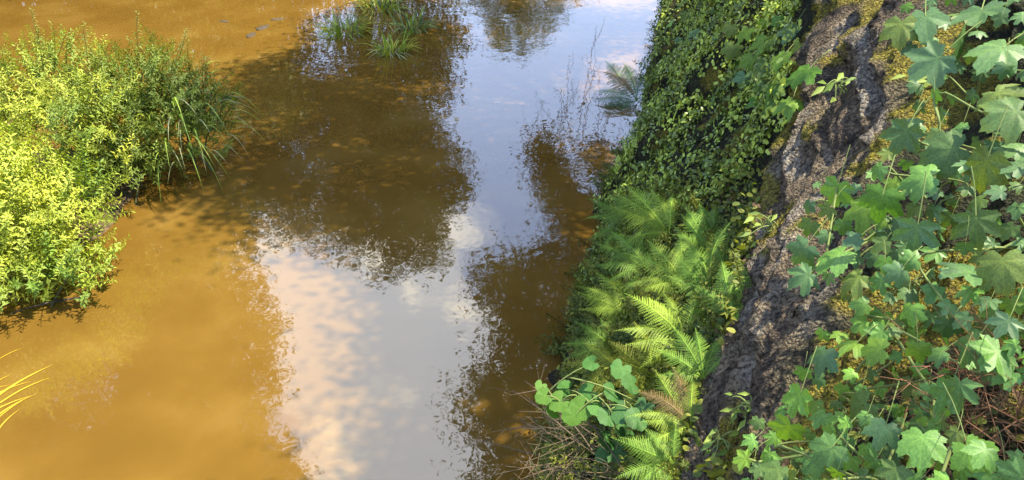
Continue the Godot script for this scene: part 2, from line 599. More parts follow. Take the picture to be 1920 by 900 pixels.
func river_bank() -> void:
	var zs := []
	var z := 4.0
	while z > -60.0:
		zs.append(z)
		var d := absf(z) + 1.0
		z -= clampf(d * 0.0062, 0.016, 0.5) if z < 0.5 and z > -26.0 else 0.4
	var hs := []
	var h := -0.7
	while h < 5.4:
		hs.append(h)
		h += 0.017 if h > 2.0 and h < 4.2 else 0.035
	var verts := PackedVector3Array()
	var norms := PackedVector3Array()
	var cols := PackedColorArray()
	var idx := PackedInt32Array()
	var extra := [0.5, 1.5, 4.0, 10.0, 40.0, 160.0]
	var nc := hs.size() + extra.size()
	for zz in zs:
		for hh in hs:
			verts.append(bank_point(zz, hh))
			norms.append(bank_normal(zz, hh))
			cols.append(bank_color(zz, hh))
		var top := bank_point(zz, hs[-1])
		for e in extra:
			verts.append(top + Vector3(e, 0.15 + 0.12 * n_mid.get_noise_2d(e * 90.0, zz * 90.0) + 0.03 * e, 0))
			norms.append(Vector3.UP)
			cols.append(Color(0.06, 0.065, 0.03))
	for i in zs.size() - 1:
		for j in nc - 1:
			var a := i * nc + j
			idx.append_array(PackedInt32Array([a, a + nc, a + nc + 1, a, a + nc + 1, a + 1]))
	var arr := []
	arr.resize(Mesh.ARRAY_MAX)
	arr[Mesh.ARRAY_VERTEX] = verts
	arr[Mesh.ARRAY_NORMAL] = norms
	arr[Mesh.ARRAY_COLOR] = cols
	arr[Mesh.ARRAY_INDEX] = idx
	var am := ArrayMesh.new()
	am.add_surface_from_arrays(Mesh.PRIMITIVE_TRIANGLES, arr)
	var o := put("river_bank", am, M.rock)
	tag(o, "steep grey brown rock bank rising from the water at the right", "rock bank", "", "structure")

func moss_at(z: float, h: float) -> float:
	var q := across(z, h)
	var m := n_big.get_noise_2d(z * 120.0 + 40.0, h * 160.0) + 0.35 * n_mid.get_noise_2d(z * 500.0, h * 500.0)
	var edge := exp(-pow((q - 2.36) / 0.14, 2)) * 0.56                           # the yellow seam left of the spur
	edge += exp(-pow((q - 3.50) / 0.12, 2)) * 0.34 - 0.04 * exp(-pow((q - 2.95) / 0.28, 2))
	edge += 0.13 * sstep(-2.9, -2.2, z)
	return sstep(0.17, 0.32, m * 0.8 + edge)

func bank_color(z: float, h: float) -> Color:
	var q := across(z, h)
	var rock := sstep(2.35, 2.6, q) * (1.0 - sstep(3.3, 3.5, q)) * sstep(-7.5, -6.0, z)
	var c := Color(0.060, 0.068, 0.022).lerp(Color(0.33, 0.265, 0.165), rock)
	var k := n_mid.get_noise_2d(z * 140.0, q * 520.0)
	var knob := n_cell.get_noise_2d(z * 700.0, q * 900.0)
	c *= 1.0 + 0.5 * knob + 0.55 * n_fine.get_noise_2d(z * 500.0, q * 1900.0) + 0.4 * n_mid.get_noise_2d(z * 900.0, h * 900.0)
	c = c.lerp(Color(0.36, 0.33, 0.26), 0.8 * rock * sstep(0.12, 0.4, k))         # pale weathered slabs
	c = c.lerp(Color(0.11, 0.088, 0.062), 0.75 * rock * sstep(0.05, -0.3, k))
	c = c.lerp(Color(0.30, 0.26, 0.03), 0.85 * moss_at(z, h))
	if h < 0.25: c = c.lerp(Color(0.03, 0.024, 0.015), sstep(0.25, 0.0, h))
	return c

# ---------------------------------------------------------------- trees
func tree(called: String, label: String, base: Vector3, fork: Vector3, r: float, blobs: Array, tint: Color, group: String, dens := 1.0, lean := Vector3.ZERO, leaf := 0.13, gap := -0.12) -> Node3D:
	# blobs: [centre, radii]; all in world metres
	var o := thing(called, label, "tree", base, group)
	var st := begin()
	st.set_color(Color.WHITE)
	tube(st, bend(Vector3(0, -0.6, 0), fork - base, lean, 8), r, r * 0.55, 9, 0.08)
	put("trunk", done(st, true), M.bark, o)
	var xfs := []
	var cols := []
	for b in blobs:
		var c: Vector3 = b[0]
		var e: Vector3 = b[1]
		var lt := begin()
		lt.set_color(Color.WHITE)
		var end := c + Vector3(0, e.y * 0.2, 0)
		tube(lt, bend(fork - base, end - base, Vector3(0, 0.3, 0), 6), r * 0.45, 0.03, 5)
		for k in 5:
			var f := (fork - base).lerp(end - base, rnd(0.55, 1.0))
			tube(lt, bend(f, c - base + rvec() * e * 0.85, Vector3(0, 0.15, 0), 4), r * 0.14 + 0.015, 0.008, 4)
		put("limb", done(lt, true), M.bark, o)
		var n := int(30.0 * dens * (e.x * e.y + e.y * e.z + e.x * e.z) / 3.0)
		for i in n:
			var d := rvec()
			var rad := pow(rng.randf(), 0.45)
			var p := c + d * e * rad
			if n_mid.get_noise_3d(p.x * 60.0, p.y * 60.0, p.z * 60.0) < gap: continue
			xfs.append(Transform3D(Basis(rvec(), rnd(0, TAU)).scaled(Vector3.ONE * rnd(0.7, 1.3)), p - base))
			var v := rnd(0.7, 1.25) * (1.0 + 0.6 * n_big.get_noise_3d(p.x * 40.0, p.y * 40.0, p.z * 40.0))
			cols.append(Color(tint.r * v * rnd(0.9, 1.15), tint.g * v, tint.b * v))
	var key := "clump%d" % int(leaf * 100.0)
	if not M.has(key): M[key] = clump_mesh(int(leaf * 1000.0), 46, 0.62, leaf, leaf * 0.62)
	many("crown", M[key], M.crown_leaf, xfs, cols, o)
	return o

func far_trees() -> void:
	# great tree in the middle of the mirror image
	tree("alder_tree", "broad dark green tree across the river, mirrored in the middle of the water", Vector3(-5.5, 0.6, -28.5), Vector3(-5.5, 5.5, -28.5), 0.38, [
		[Vector3(-4.5, 5.6, -27.5), Vector3(2.7, 2.4, 2.6)], [Vector3(-7.0, 7.6, -28.5), Vector3(2.9, 2.6, 2.6)],
		[Vector3(-4.6, 9.2, -28.0), Vector3(2.9, 2.4, 2.4)], [Vector3(-7.0, 11.3, -28.5), Vector3(2.2, 1.8, 2.0)],
		[Vector3(-3.3, 9.4, -27.0), Vector3(1.7, 1.8, 1.8)], [Vector3(-4.6, 12.2, -27.5), Vector3(2.2, 1.6, 1.8)],
		[Vector3(-9.6, 5.6, -28.0), Vector3(2.6, 2.4, 2.2)], [Vector3(-9.4, 10.2, -28.4), Vector3(2.0, 2.2, 2.0)], [Vector3(-10.6, 8.0, -27.5), Vector3(2.2, 2.2, 2.0)], [Vector3(-3.2, 4.0, -28.0), Vector3(1.5, 1.8, 1.8)]],
		Color(0.058, 0.064, 0.016), "trees on the far bank", 2.2, Vector3(0.3, 0, 0), 0.14, -0.22)
	# tall trees on the left bank
	tree("ash_tree", "tallest ash tree on the left bank behind the leafy bushes", Vector3(-13.5, 0.6, -21.0), Vector3(-13.0, 7.5, -21.0), 0.45, [
		[Vector3(-11.0, 8.0, -20.5), Vector3(3.4, 3.0, 2.6)], [Vector3(-14.5, 10.0, -21.5), Vector3(3.4, 3.2, 3.0)],
		[Vector3(-10.4, 12.2, -20.5), Vector3(3.0, 2.8, 2.6)], [Vector3(-12.0, 16.0, -20.5), Vector3(3.4, 3.0, 2.8)],
		[Vector3(-10.0, 18.2, -19.5), Vector3(2.8, 2.8, 2.6)], [Vector3(-14.0, 19.5, -21.0), Vector3(3.6, 3.2, 3.0)], [Vector3(-10.2, 5.0, -20.8), Vector3(2.2, 2.4, 2.0)]],
		Color(0.085, 0.10, 0.022), "trees on the left bank", 2.4, Vector3(-0.4, 0, 0), 0.15, -0.8)
	tree("ash_tree", "spreading ash tree at the left edge of the left bank", Vector3(-19.0, 0.8, -17.5), Vector3(-18.5, 6.5, -17.5), 0.40, [
		[Vector3(-16.5, 6.0, -18.0), Vector3(3.2, 3.4, 3.0)], [Vector3(-18.5, 10.0, -17.0), Vector3(3.6, 3.4, 3.2)],
		[Vector3(-15.5, 12.5, -17.5), Vector3(3.2, 3.0, 3.0)], [Vector3(-16.0, 16.5, -17.0), Vector3(3.6, 3.2, 3.0)], [Vector3(-14.5, 20.0, -17.0), Vector3(3.2, 3.0, 2.8)], [Vector3(-18.5, 3.2, -18.0), Vector3(3.2, 2.4, 2.6)], [Vector3(-15.6, 2.8, -18.0), Vector3(2.2, 2.2, 2.0)]],
		Color(0.08, 0.10, 0.022), "trees on the left bank", 2.4, Vector3(0.3, 0, 0), 0.15, -0.8)
	tree("sallow_tree", "low sunlit sallow leaning over the water below the ash trees", Vector3(-12.4, 0.6, -24.0), Vector3(-11.6, 2.6, -23.6), 0.2, [
		[Vector3(-10.6, 2.9, -23.6), Vector3(2.2, 1.6, 1.8)], [Vector3(-13.2, 2.8, -22.6), Vector3(2.4, 1.8, 1.8)], [Vector3(-8.4, 3.0, -25.6), Vector3(2.0, 1.7, 1.6)], [Vector3(-15.4, 2.6, -20.8), Vector3(2.0, 1.8, 1.6)], [Vector3(-12.0, 4.6, -23.4), Vector3(2.8, 2.2, 1.8)], [Vector3(-14.0, 6.6, -21.5), Vector3(2.8, 2.2, 1.8)], [Vector3(-16.5, 4.4, -20.6), Vector3(2.6, 2.0, 1.8)], [Vector3(-8.6, 5.0, -25.6), Vector3(1.8, 1.6, 1.6)]],
		Color(0.13, 0.15, 0.022), "trees on the left bank", 2.8, Vector3(0, 0, 0), 0.13, -0.7)
	tree("willow_scrub", "low willow scrub at the water's edge below the ash trees", Vector3(-14.0, 0.5, -20.5), Vector3(-13.8, 1.3, -20.6), 0.12, [
		[Vector3(-19.5, 1.5, -18.6), Vector3(2.2, 1.4, 1.2)], [Vector3(-16.2, 1.5, -19.4), Vector3(2.2, 1.4, 1.2)], [Vector3(-13.2, 1.5, -20.8), Vector3(2.0, 1.4, 1.2)], [Vector3(-11.0, 1.5, -23.0), Vector3(1.8, 1.4, 1.2)], [Vector3(-9.2, 1.6, -25.2), Vector3(1.7, 1.4, 1.2)]],
		Color(0.10, 0.12, 0.022), "scrub along the far bank", 3.0, Vector3.ZERO, 0.13, -0.8)
	tree("willow_scrub", "low willow scrub under the broad alder across the river", Vector3(-5.0, 0.5, -27.0), Vector3(-5.0, 1.3, -27.0), 0.12, [
		[Vector3(-7.2, 1.6, -26.6), Vector3(1.7, 1.4, 1.2)], [Vector3(-4.8, 1.6, -27.4), Vector3(1.7, 1.4, 1.2)], [Vector3(-2.8, 1.6, -29.0), Vector3(1.4, 1.4, 1.2)]],
		Color(0.07, 0.08, 0.02), "scrub along the far bank", 3.0, Vector3.ZERO, 0.13, -0.8)
	# rounded trees far down the river
	tree("willow_tree", "rounded willow far down the river, mirrored at the top of the water", Vector3(0.5, 1.0, -66.0), Vector3(0.5, 6.5, -66.0), 0.5, [
		[Vector3(-3.6, 9.5, -66.0), Vector3(3.8, 4.2, 3.4)], [Vector3(0.6, 13.2, -65.0), Vector3(3.8, 4.2, 3.4)], [Vector3(4.4, 9.6, -66.0), Vector3(3.4, 4.0, 3.2)], [Vector3(0.4, 8.0, -64.0), Vector3(3.4, 3.4, 3.0)]],
		Color(0.15, 0.16, 0.05), "trees down the river", 0.7, Vector3(0.4, 0, 0), 0.2, -0.4)
	tree("willow_tree", "smaller willow far down the river beside the rounded one", Vector3(-9.0, 1.0, -62.0), Vector3(-8.6, 4.5, -62.0), 0.4, [
		[Vector3(-8.6, 8.0, -62.0), Vector3(4.0, 4.0, 3.4)], [Vector3(-11.5, 7.0, -62.0), Vector3(3.4, 3.6, 3.2)]],
		Color(0.13, 0.15, 0.045), "trees down the river", 0.7, Vector3(0, 0, 0), 0.2, -0.4)

func bank_trees() -> void:
	# trees that stand on the top of the right bank, lean out over the river and shade it
	tree("oak_tree", "dark oak on the right bank leaning out over the river", Vector3(6.2, 5.2, -13.0), Vector3(4.2, 7.2, -12.5), 0.3, [
		[Vector3(2.6, 8.2, -12.0), Vector3(1.9, 1.3, 1.9)], [Vector3(0.8, 8.2, -12.6), Vector3(1.6, 1.1, 1.8)], [Vector3(-0.1, 8.2, -14.0), Vector3(1.2, 0.9, 1.5)],
		[Vector3(1.4, 8.0, -15.4), Vector3(1.8, 1.2, 1.8)], [Vector3(0.4, 7.8, -10.4), Vector3(1.3, 0.9, 1.3)], [Vector3(2.2, 8.3, -9.6), Vector3(1.5, 1.0, 1.4)], [Vector3(3.6, 8.0, -15.0), Vector3(1.8, 1.4, 1.8)], [Vector3(4.4, 8.6, -10.5), Vector3(1.6, 1.3, 1.6)], [Vector3(3.6, 8.0, -9.4), Vector3(1.3, 0.8, 1.2)], [Vector3(5.6, 8.2, -17.0), Vector3(2.0, 1.0, 1.8)], [Vector3(3.6, 8.0, -18.0), Vector3(1.8, 0.9, 1.6)], [Vector3(1.4, 7.4, -18.0), Vector3(1.2, 0.9, 1.0)], [Vector3(-0.1, 6.9, -17.0), Vector3(0.9, 0.7, 1.0)], [Vector3(0.6, 7.2, -15.6), Vector3(0.9, 0.8, 0.9)], [Vector3(5.6, 8.2, -12.4), Vector3(1.5, 0.9, 1.3)], [Vector3(2.6, 7.0, -20.0), Vector3(1.2, 1.0, 1.0)]],
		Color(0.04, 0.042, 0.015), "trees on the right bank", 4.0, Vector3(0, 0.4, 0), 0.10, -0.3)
	tree("hazel_tree", "hazel above the fern slope on the right bank", Vector3(5.2, 5.3, -6.6), Vector3(4.0, 6.8, -6.4), 0.16, [
		[Vector3(3.2, 8.0, -6.5), Vector3(0.68, 0.6, 1.4)], [Vector3(3.65, 8.1, -7.8), Vector3(1.4, 0.7, 1.15)], [Vector3(3.15, 8.0, -5.5), Vector3(0.5, 0.5, 0.6)], [Vector3(3.0, 8.0, -8.8), Vector3(1.2, 0.6, 0.9)]],
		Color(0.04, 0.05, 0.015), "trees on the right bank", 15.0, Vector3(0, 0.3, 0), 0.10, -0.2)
	tree("hazel_tree", "hazel above the wild hop beside the bridge end", Vector3(5.6, 5.4, -0.6), Vector3(4.6, 7.0, -0.9), 0.16, [
		[Vector3(4.0, 8.2, -1.6), Vector3(0.9, 0.7, 0.9)], [Vector3(5.2, 8.4, -1.9), Vector3(1.2, 0.8, 1.1)], [Vector3(4.3, 8.4, -0.6), Vector3(1.6, 0.9, 1.3)], [Vector3(3.2, 8.0, -0.6), Vector3(0.9, 0.7, 1.0)]],
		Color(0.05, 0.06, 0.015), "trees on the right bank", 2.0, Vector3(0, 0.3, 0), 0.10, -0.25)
	# unseen trees added on the right bank and behind, to block skylight over the river
	tree("added_beech_tree", "tall unseen beech added above the rock to block skylight", Vector3(11.5, 5.6, -4.0), Vector3(11.5, 9.5, -4.0), 0.45, [
		[Vector3(11.0, 12.0, -4.5), Vector3(3.4, 3.4, 3.4)], [Vector3(12.5, 16.0, -4.0), Vector3(3.6, 3.4, 3.6)], [Vector3(12.0, 9.0, -7.5), Vector3(3.2, 2.6, 3.0)], [Vector3(12.0, 10.0, -0.5), Vector3(3.2, 2.8, 3.0)]],
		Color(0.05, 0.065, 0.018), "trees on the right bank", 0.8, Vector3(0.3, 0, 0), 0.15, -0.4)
	tree("added_beech_tree", "second unseen beech added farther along the river to block skylight", Vector3(13.0, 5.6, -14.0), Vector3(13.0, 9.5, -14.0), 0.45, [
		[Vector3(12.5, 12.0, -14.0), Vector3(3.6, 3.6, 3.6)], [Vector3(13.5, 16.5, -13.5), Vector3(3.4, 3.2, 3.6)], [Vector3(12.5, 9.0, -11.5), Vector3(3.2, 2.6, 3.0)], [Vector3(13.0, 9.5, -17.5), Vector3(3.4, 2.8, 3.0)]],
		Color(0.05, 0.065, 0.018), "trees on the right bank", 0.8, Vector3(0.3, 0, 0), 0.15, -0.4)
	tree("added_lime_tree", "unseen lime tree added on the left bank level with the viewer to block skylight", Vector3(-21.0, 0.8, -5.0), Vector3(-20.5, 6.5, -5.0), 0.45, [
		[Vector3(-19.5, 9.0, -5.0), Vector3(3.6, 4.0, 4.0)], [Vector3(-20.0, 14.0, -5.0), Vector3(3.6, 3.6, 4.0)], [Vector3(-19.5, 6.0, -8.5), Vector3(3.0, 3.0, 3.0)]],
		Color(0.05, 0.065, 0.018), "unseen trees added around the viewer", 0.8, Vector3(0.3, 0, 0), 0.15, -0.4)
	tree("added_lime_tree", "unseen lime tree added on the left bank behind the viewer to block skylight", Vector3(-17.0, 0.8, 6.0), Vector3(-16.5, 6.5, 6.0), 0.45, [
		[Vector3(-15.5, 9.0, 6.0), Vector3(4.0, 4.0, 3.6)], [Vector3(-16.0, 14.0, 6.0), Vector3(4.0, 3.6, 3.6)], [Vector3(-12.0, 8.5, 8.0), Vector3(3.4, 3.2, 3.0)], [Vector3(-17.0, 7.0, 1.5), Vector3(3.2, 3.4, 3.0)]],
		Color(0.05, 0.065, 0.018), "unseen trees added around the viewer", 0.8, Vector3(0.3, 0, 0), 0.15, -0.4)
	# a leaning stem farther along whose dark bough hangs out over the water
	var o := tree("elder_tree", "drooping elder farther along the right bank with a bough hanging over the water", Vector3(6.6, 4.6, -22.5), Vector3(4.0, 9.0, -22.5), 0.22, [
		[Vector3(2.9, 9.8, -22.5), Vector3(0.9, 1.4, 1.0)], [Vector3(2.1, 8.4, -22.4), Vector3(0.6, 1.2, 0.7)], [Vector3(1.5, 7.0, -22.3), Vector3(0.5, 1.0, 0.6)], [Vector3(1.0, 5.9, -22.2), Vector3(0.42, 0.75, 0.5)],
		[Vector3(3.6, 6.8, -22.6), Vector3(0.5, 0.9, 0.6)], [Vector3(4.4, 8.0, -23.0), Vector3(1.2, 1.6, 1.1)], [Vector3(2.6, 6.1, -22.4), Vector3(0.4, 0.5, 0.4)]],
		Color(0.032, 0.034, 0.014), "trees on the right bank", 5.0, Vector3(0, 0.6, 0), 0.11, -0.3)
	for k in 16:
		var st := begin()
		st.set_color(Color.WHITE)
		var a := Vector3(rnd(1.0, 2.8), rnd(5.4, 6.6), -22.3 + rnd(-0.3, 0.3)) - o.position
		var b := a + Vector3(rnd(-1.3, 1.3), rnd(-3.6, -1.6), rnd(-0.4, 0.4))
		tube(st, bend(a, b, Vector3(rnd(-0.2, 0.2), 0.2, 0), 6), 0.018, 0.005, 3)
		for j in 3:
			var f := a.lerp(b, rnd(0.3, 0.9))
			tube(st, bend(f, f + Vector3(rnd(-0.5, 0.5), rnd(-0.9, -0.3), rnd(-0.2, 0.2)), Vector3(0.05, 0.05, 0), 3), 0.008, 0.004, 3)
		put("twig", done(st), M.bark, o)

# ---------------------------------------------------------------- bushes at the left
func bush(called: String, label: String, mounds: Array, shoots: int, tint: Color, tint2: Color, shoot: ArrayMesh, spikes: Array) -> Node3D:
	var c0: Vector3 = mounds[0][0]
	var base := Vector3(c0.x, 0.0, c0.z)
	var o := thing(called, label, "bush", base, "leafy bushes at the water's edge")
	for k in 9:
		var m: Array = mounds[k % mounds.size()]
		var foot: Vector3 = m[0] + Vector3(rnd(-0.3, 0.3), 0, rnd(-0.3, 0.3))
		foot.y = -0.05
		var st := begin()
		st.set_color(Color.WHITE)
		tube(st, bend(foot - base, m[0] + rvec() * m[1] * 0.55 - base, Vector3(rnd(-0.1, 0.1), 0.1, rnd(-0.1, 0.1)), 5), 0.016, 0.006, 5)
		put("stem", done(st, true), M.dark_stem, o)
	var xfs := []
	var cols := []
	var total := 0.0
	for m in mounds: total += m[1].x * m[1].z
	for m in mounds:
		var e: Vector3 = m[1]
		var n := int(shoots * e.x * e.z / total)
		for i in n:
			var d := rvec()
			if d.y < -0.35: d.y = -d.y
			var rad := 1.0 - 0.75 * pow(rng.randf(), 2.2)
			rad *= 1.0 + 0.30 * n_mid.get_noise_3d(d.x * 60.0 + m[0].x * 90.0, d.y * 60.0, d.z * 60.0)
			var p: Vector3 = m[0] + d * e * rad
			if p.y < 0.06: continue
			var grow := (d * 1.0 + Vector3.UP * 0.35 + rvec() * 0.6).normalized()
			var b := look(grow, rvec())
			b = Basis(b.x, b.z, -b.y)
			var s := rnd(0.75, 1.25)
			xfs.append(Transform3D(b.scaled(Vector3.ONE * s), p - base - grow * 0.30 * s))
			var v := clampf(0.5 + n_mid.get_noise_3d(p.x * 70.0, p.y * 70.0, p.z * 70.0) * 1.1 + rnd(-0.25, 0.25), 0.0, 1.0)
			var c := tint.lerp(tint2, v)
			cols.append(c * rnd(0.85, 1.15))
	many("foliage", shoot, M.bush_leaf, xfs, cols, o)
	for s in spikes:      # taller shoots that stand out against the water
		var p: Vector3 = s[0]
		var l := rnd(0.6, 0.85)
		p.y -= 0.15
		var b := look((s[1] as Vector3).normalized(), rvec())
		b = Basis(b.x, b.z, -b.y)
		var sp := put("tall_shoot", M.spike, M.bush_leaf_bright, o, Transform3D(b.scaled(Vector3(l, l, l)), p - base))
		sp.set_meta("label", "slender shoot rising above the foliage")
	return o

func left_bushes() -> void:
	M.bush_leaf_bright = leaf_mat(lin(0.20, 0.24, 0.05), 0.9, 0.55)
	M.spike = shoot_mesh(91, 0.9, 40, 0.10, 0.034, 0.8)
	# a low muddy islet carries them
	var rows := []
	for i in 21:
		var row := []
		for j in 21:
			var x := -9.5 + 6.0 * j / 20.0
			var z := -5.6 - 6.2 * i / 20.0
			var d := maxf(absf((x + 6.6) / 2.6), 0.0)
			d = Vector2((x + 6.6) / 2.5, (z + 8.6) / 2.6).length()
			row.append(Vector3(x, -0.35 + 0.5 * sstep(1.1, 0.5, d) + 0.06 * n_mid.get_noise_2d(x * 90.0, z * 90.0), z))
		rows.append(row)
	tag(put("islet", sheet(rows), M.mud), "low muddy islet under the leafy bushes at the left", "islet", "", "structure")
	var s1 := shoot_mesh(1, 0.48, 24, 0.085, 0.030, 0.7)
	var s2 := shoot_mesh(2, 0.46, 26, 0.080, 0.024, 0.6)
	var s3 := shoot_mesh(3, 0.50, 22, 0.095, 0.022, 0.5)
	var sun1 := Color(0.15, 0.25, 0.03)
	var sun2 := Color(0.56, 0.60, 0.08)
	bush("leafy_bush", "large yellow green leafy bush filling the left edge", [[Vector3(-5.75, 0.7, -7.3), Vector3(1.15, 1.0, 1.1)], [Vector3(-5.0, 0.55, -7.5), Vector3(0.7, 0.75, 0.75)], [Vector3(-6.9, 0.7, -8.4), Vector3(1.1, 0.9, 1.1)], [Vector3(-5.4, 0.4, -6.6), Vector3(0.75, 0.5, 0.55)], [Vector3(-4.65, 0.3, -6.95), Vector3(0.5, 0.4, 0.5)], [Vector3(-5.6, 0.25, -6.0), Vector3(0.5, 0.35, 0.4)]],
		1350, sun1, sun2, s1, [])
	bush("leafy_bush", "taller yellow green bush with slender shoots behind the large one", [[Vector3(-6.0, 0.9, -9.7), Vector3(1.1, 1.0, 1.0)], [Vector3(-7.2, 0.55, -9.9), Vector3(0.9, 0.65, 0.8)], [Vector3(-5.2, 0.8, -9.0), Vector3(0.7, 0.85, 0.8)]],
		700, Color(0.15, 0.24, 0.035), Color(0.50, 0.54, 0.07), s2,
		[[Vector3(-7.4, 1.0, -9.9), Vector3(-0.5, 1, 0)], [Vector3(-6.6, 1.6, -10.0), Vector3(0.05, 1, 0)], [Vector3(-6.0, 1.7, -10.0), Vector3(0.1, 1, 0.1)], [Vector3(-5.3, 1.5, -9.6), Vector3(0.2, 1, 0)], [Vector3(-7.9, 0.8, -9.4), Vector3(-0.8, 0.7, 0)], [Vector3(-6.8, 1.3, -10.0), Vector3(-0.1, 1, 0)]])
	var d := bush("leafy_bush", "dark green bush with drooping grassy leaves at the right of the islet", [[Vector3(-4.9, 0.8, -9.9), Vector3(1.0, 0.95, 0.95)], [Vector3(-4.3, 0.6, -10.0), Vector3(0.7, 0.75, 0.75)], [Vector3(-4.9, 0.45, -9.1), Vector3(0.6, 0.55, 0.55)]],
		720, Color(0.075, 0.12, 0.02), Color(0.19, 0.26, 0.035), s2, [[Vector3(-4.5, 1.4, -10.3), Vector3(0.5, 1, 0)], [Vector3(-4.9, 1.5, -10.2), Vector3(0.2, 1, 0)]])
	var blades := [blade_mesh(0.55, 0.018, 0.7), blade_mesh(0.7, 0.02, 0.85), blade_mesh(0.45, 0.016, 0.5)]
	for k in 60:
		var a := rnd(-1.2, 1.6)
		var p := Vector3(-4.5, rnd(0.35, 1.2), -9.8) + Vector3(cos(a) * 0.7, 0, sin(a) * 0.6) - d.position
		var c: StandardMaterial3D = M.blade_green if k % 3 else M.blade_pale
		put("grass_blade", blades[k % 3], c, d, Transform3D(Basis(Vector3.UP, -a + PI / 2.0 + rnd(-0.4, 0.4)) * Basis(Vector3.RIGHT, rnd(0.2, 0.9)), p))

func sedge(label: String, at: Vector3, n: int, spread: float, tall: float, mats: Array, g: String) -> void:
	var o := thing("sedge_clump", label, "sedge", at, g)
	var meshes := [blade_mesh(0.6, 0.040, 0.35), blade_mesh(0.75, 0.036, 0.6), blade_mesh(0.55, 0.042, 0.85), blade_mesh(0.85, 0.034, 0.25)]
	for k in n:
		var a := rnd(0, TAU)
		var p := Vector3(cos(a), 0, sin(a)) * spread * sqrt(rng.randf())
		var b := Basis(Vector3.UP, -a + PI / 2.0 + rnd(-0.7, 0.7)) * Basis(Vector3.RIGHT, rnd(0.0, 0.5))
		put("blade", meshes[k % 4], mats[k % mats.size()], o, Transform3D(b.scaled(Vector3.ONE * tall * rnd(0.7, 1.15)), p + Vector3(0, -0.06, 0)))

func sedge_clumps() -> void:
	var g := "sedge clumps standing in the water"
	var mats := [M.blade_green, M.blade_lit, M.blade_green, M.blade_pale]
	sedge("sedge clump with the longest blades, leftmost in the water at the top", on_water(650, 62), 95, 0.34, 1.0, mats, g)
	sedge("small yellowish sedge tuft standing nearest in the open water", on_water(735, 98), 75, 0.28, 0.85, [M.blade_lit, M.blade_lit, M.blade_pale, M.blade_green], g)
	sedge("sedge clump behind the yellowish tuft at the right", on_water(770, 55), 90, 0.36, 0.95, [M.blade_green, M.blade_dark, M.blade_pale], g)
	sedge("farthest sedge clump at the upper edge", on_water(715, 18), 90, 0.40, 1.0, [M.blade_green, M.blade_dark, M.blade_lit], g)

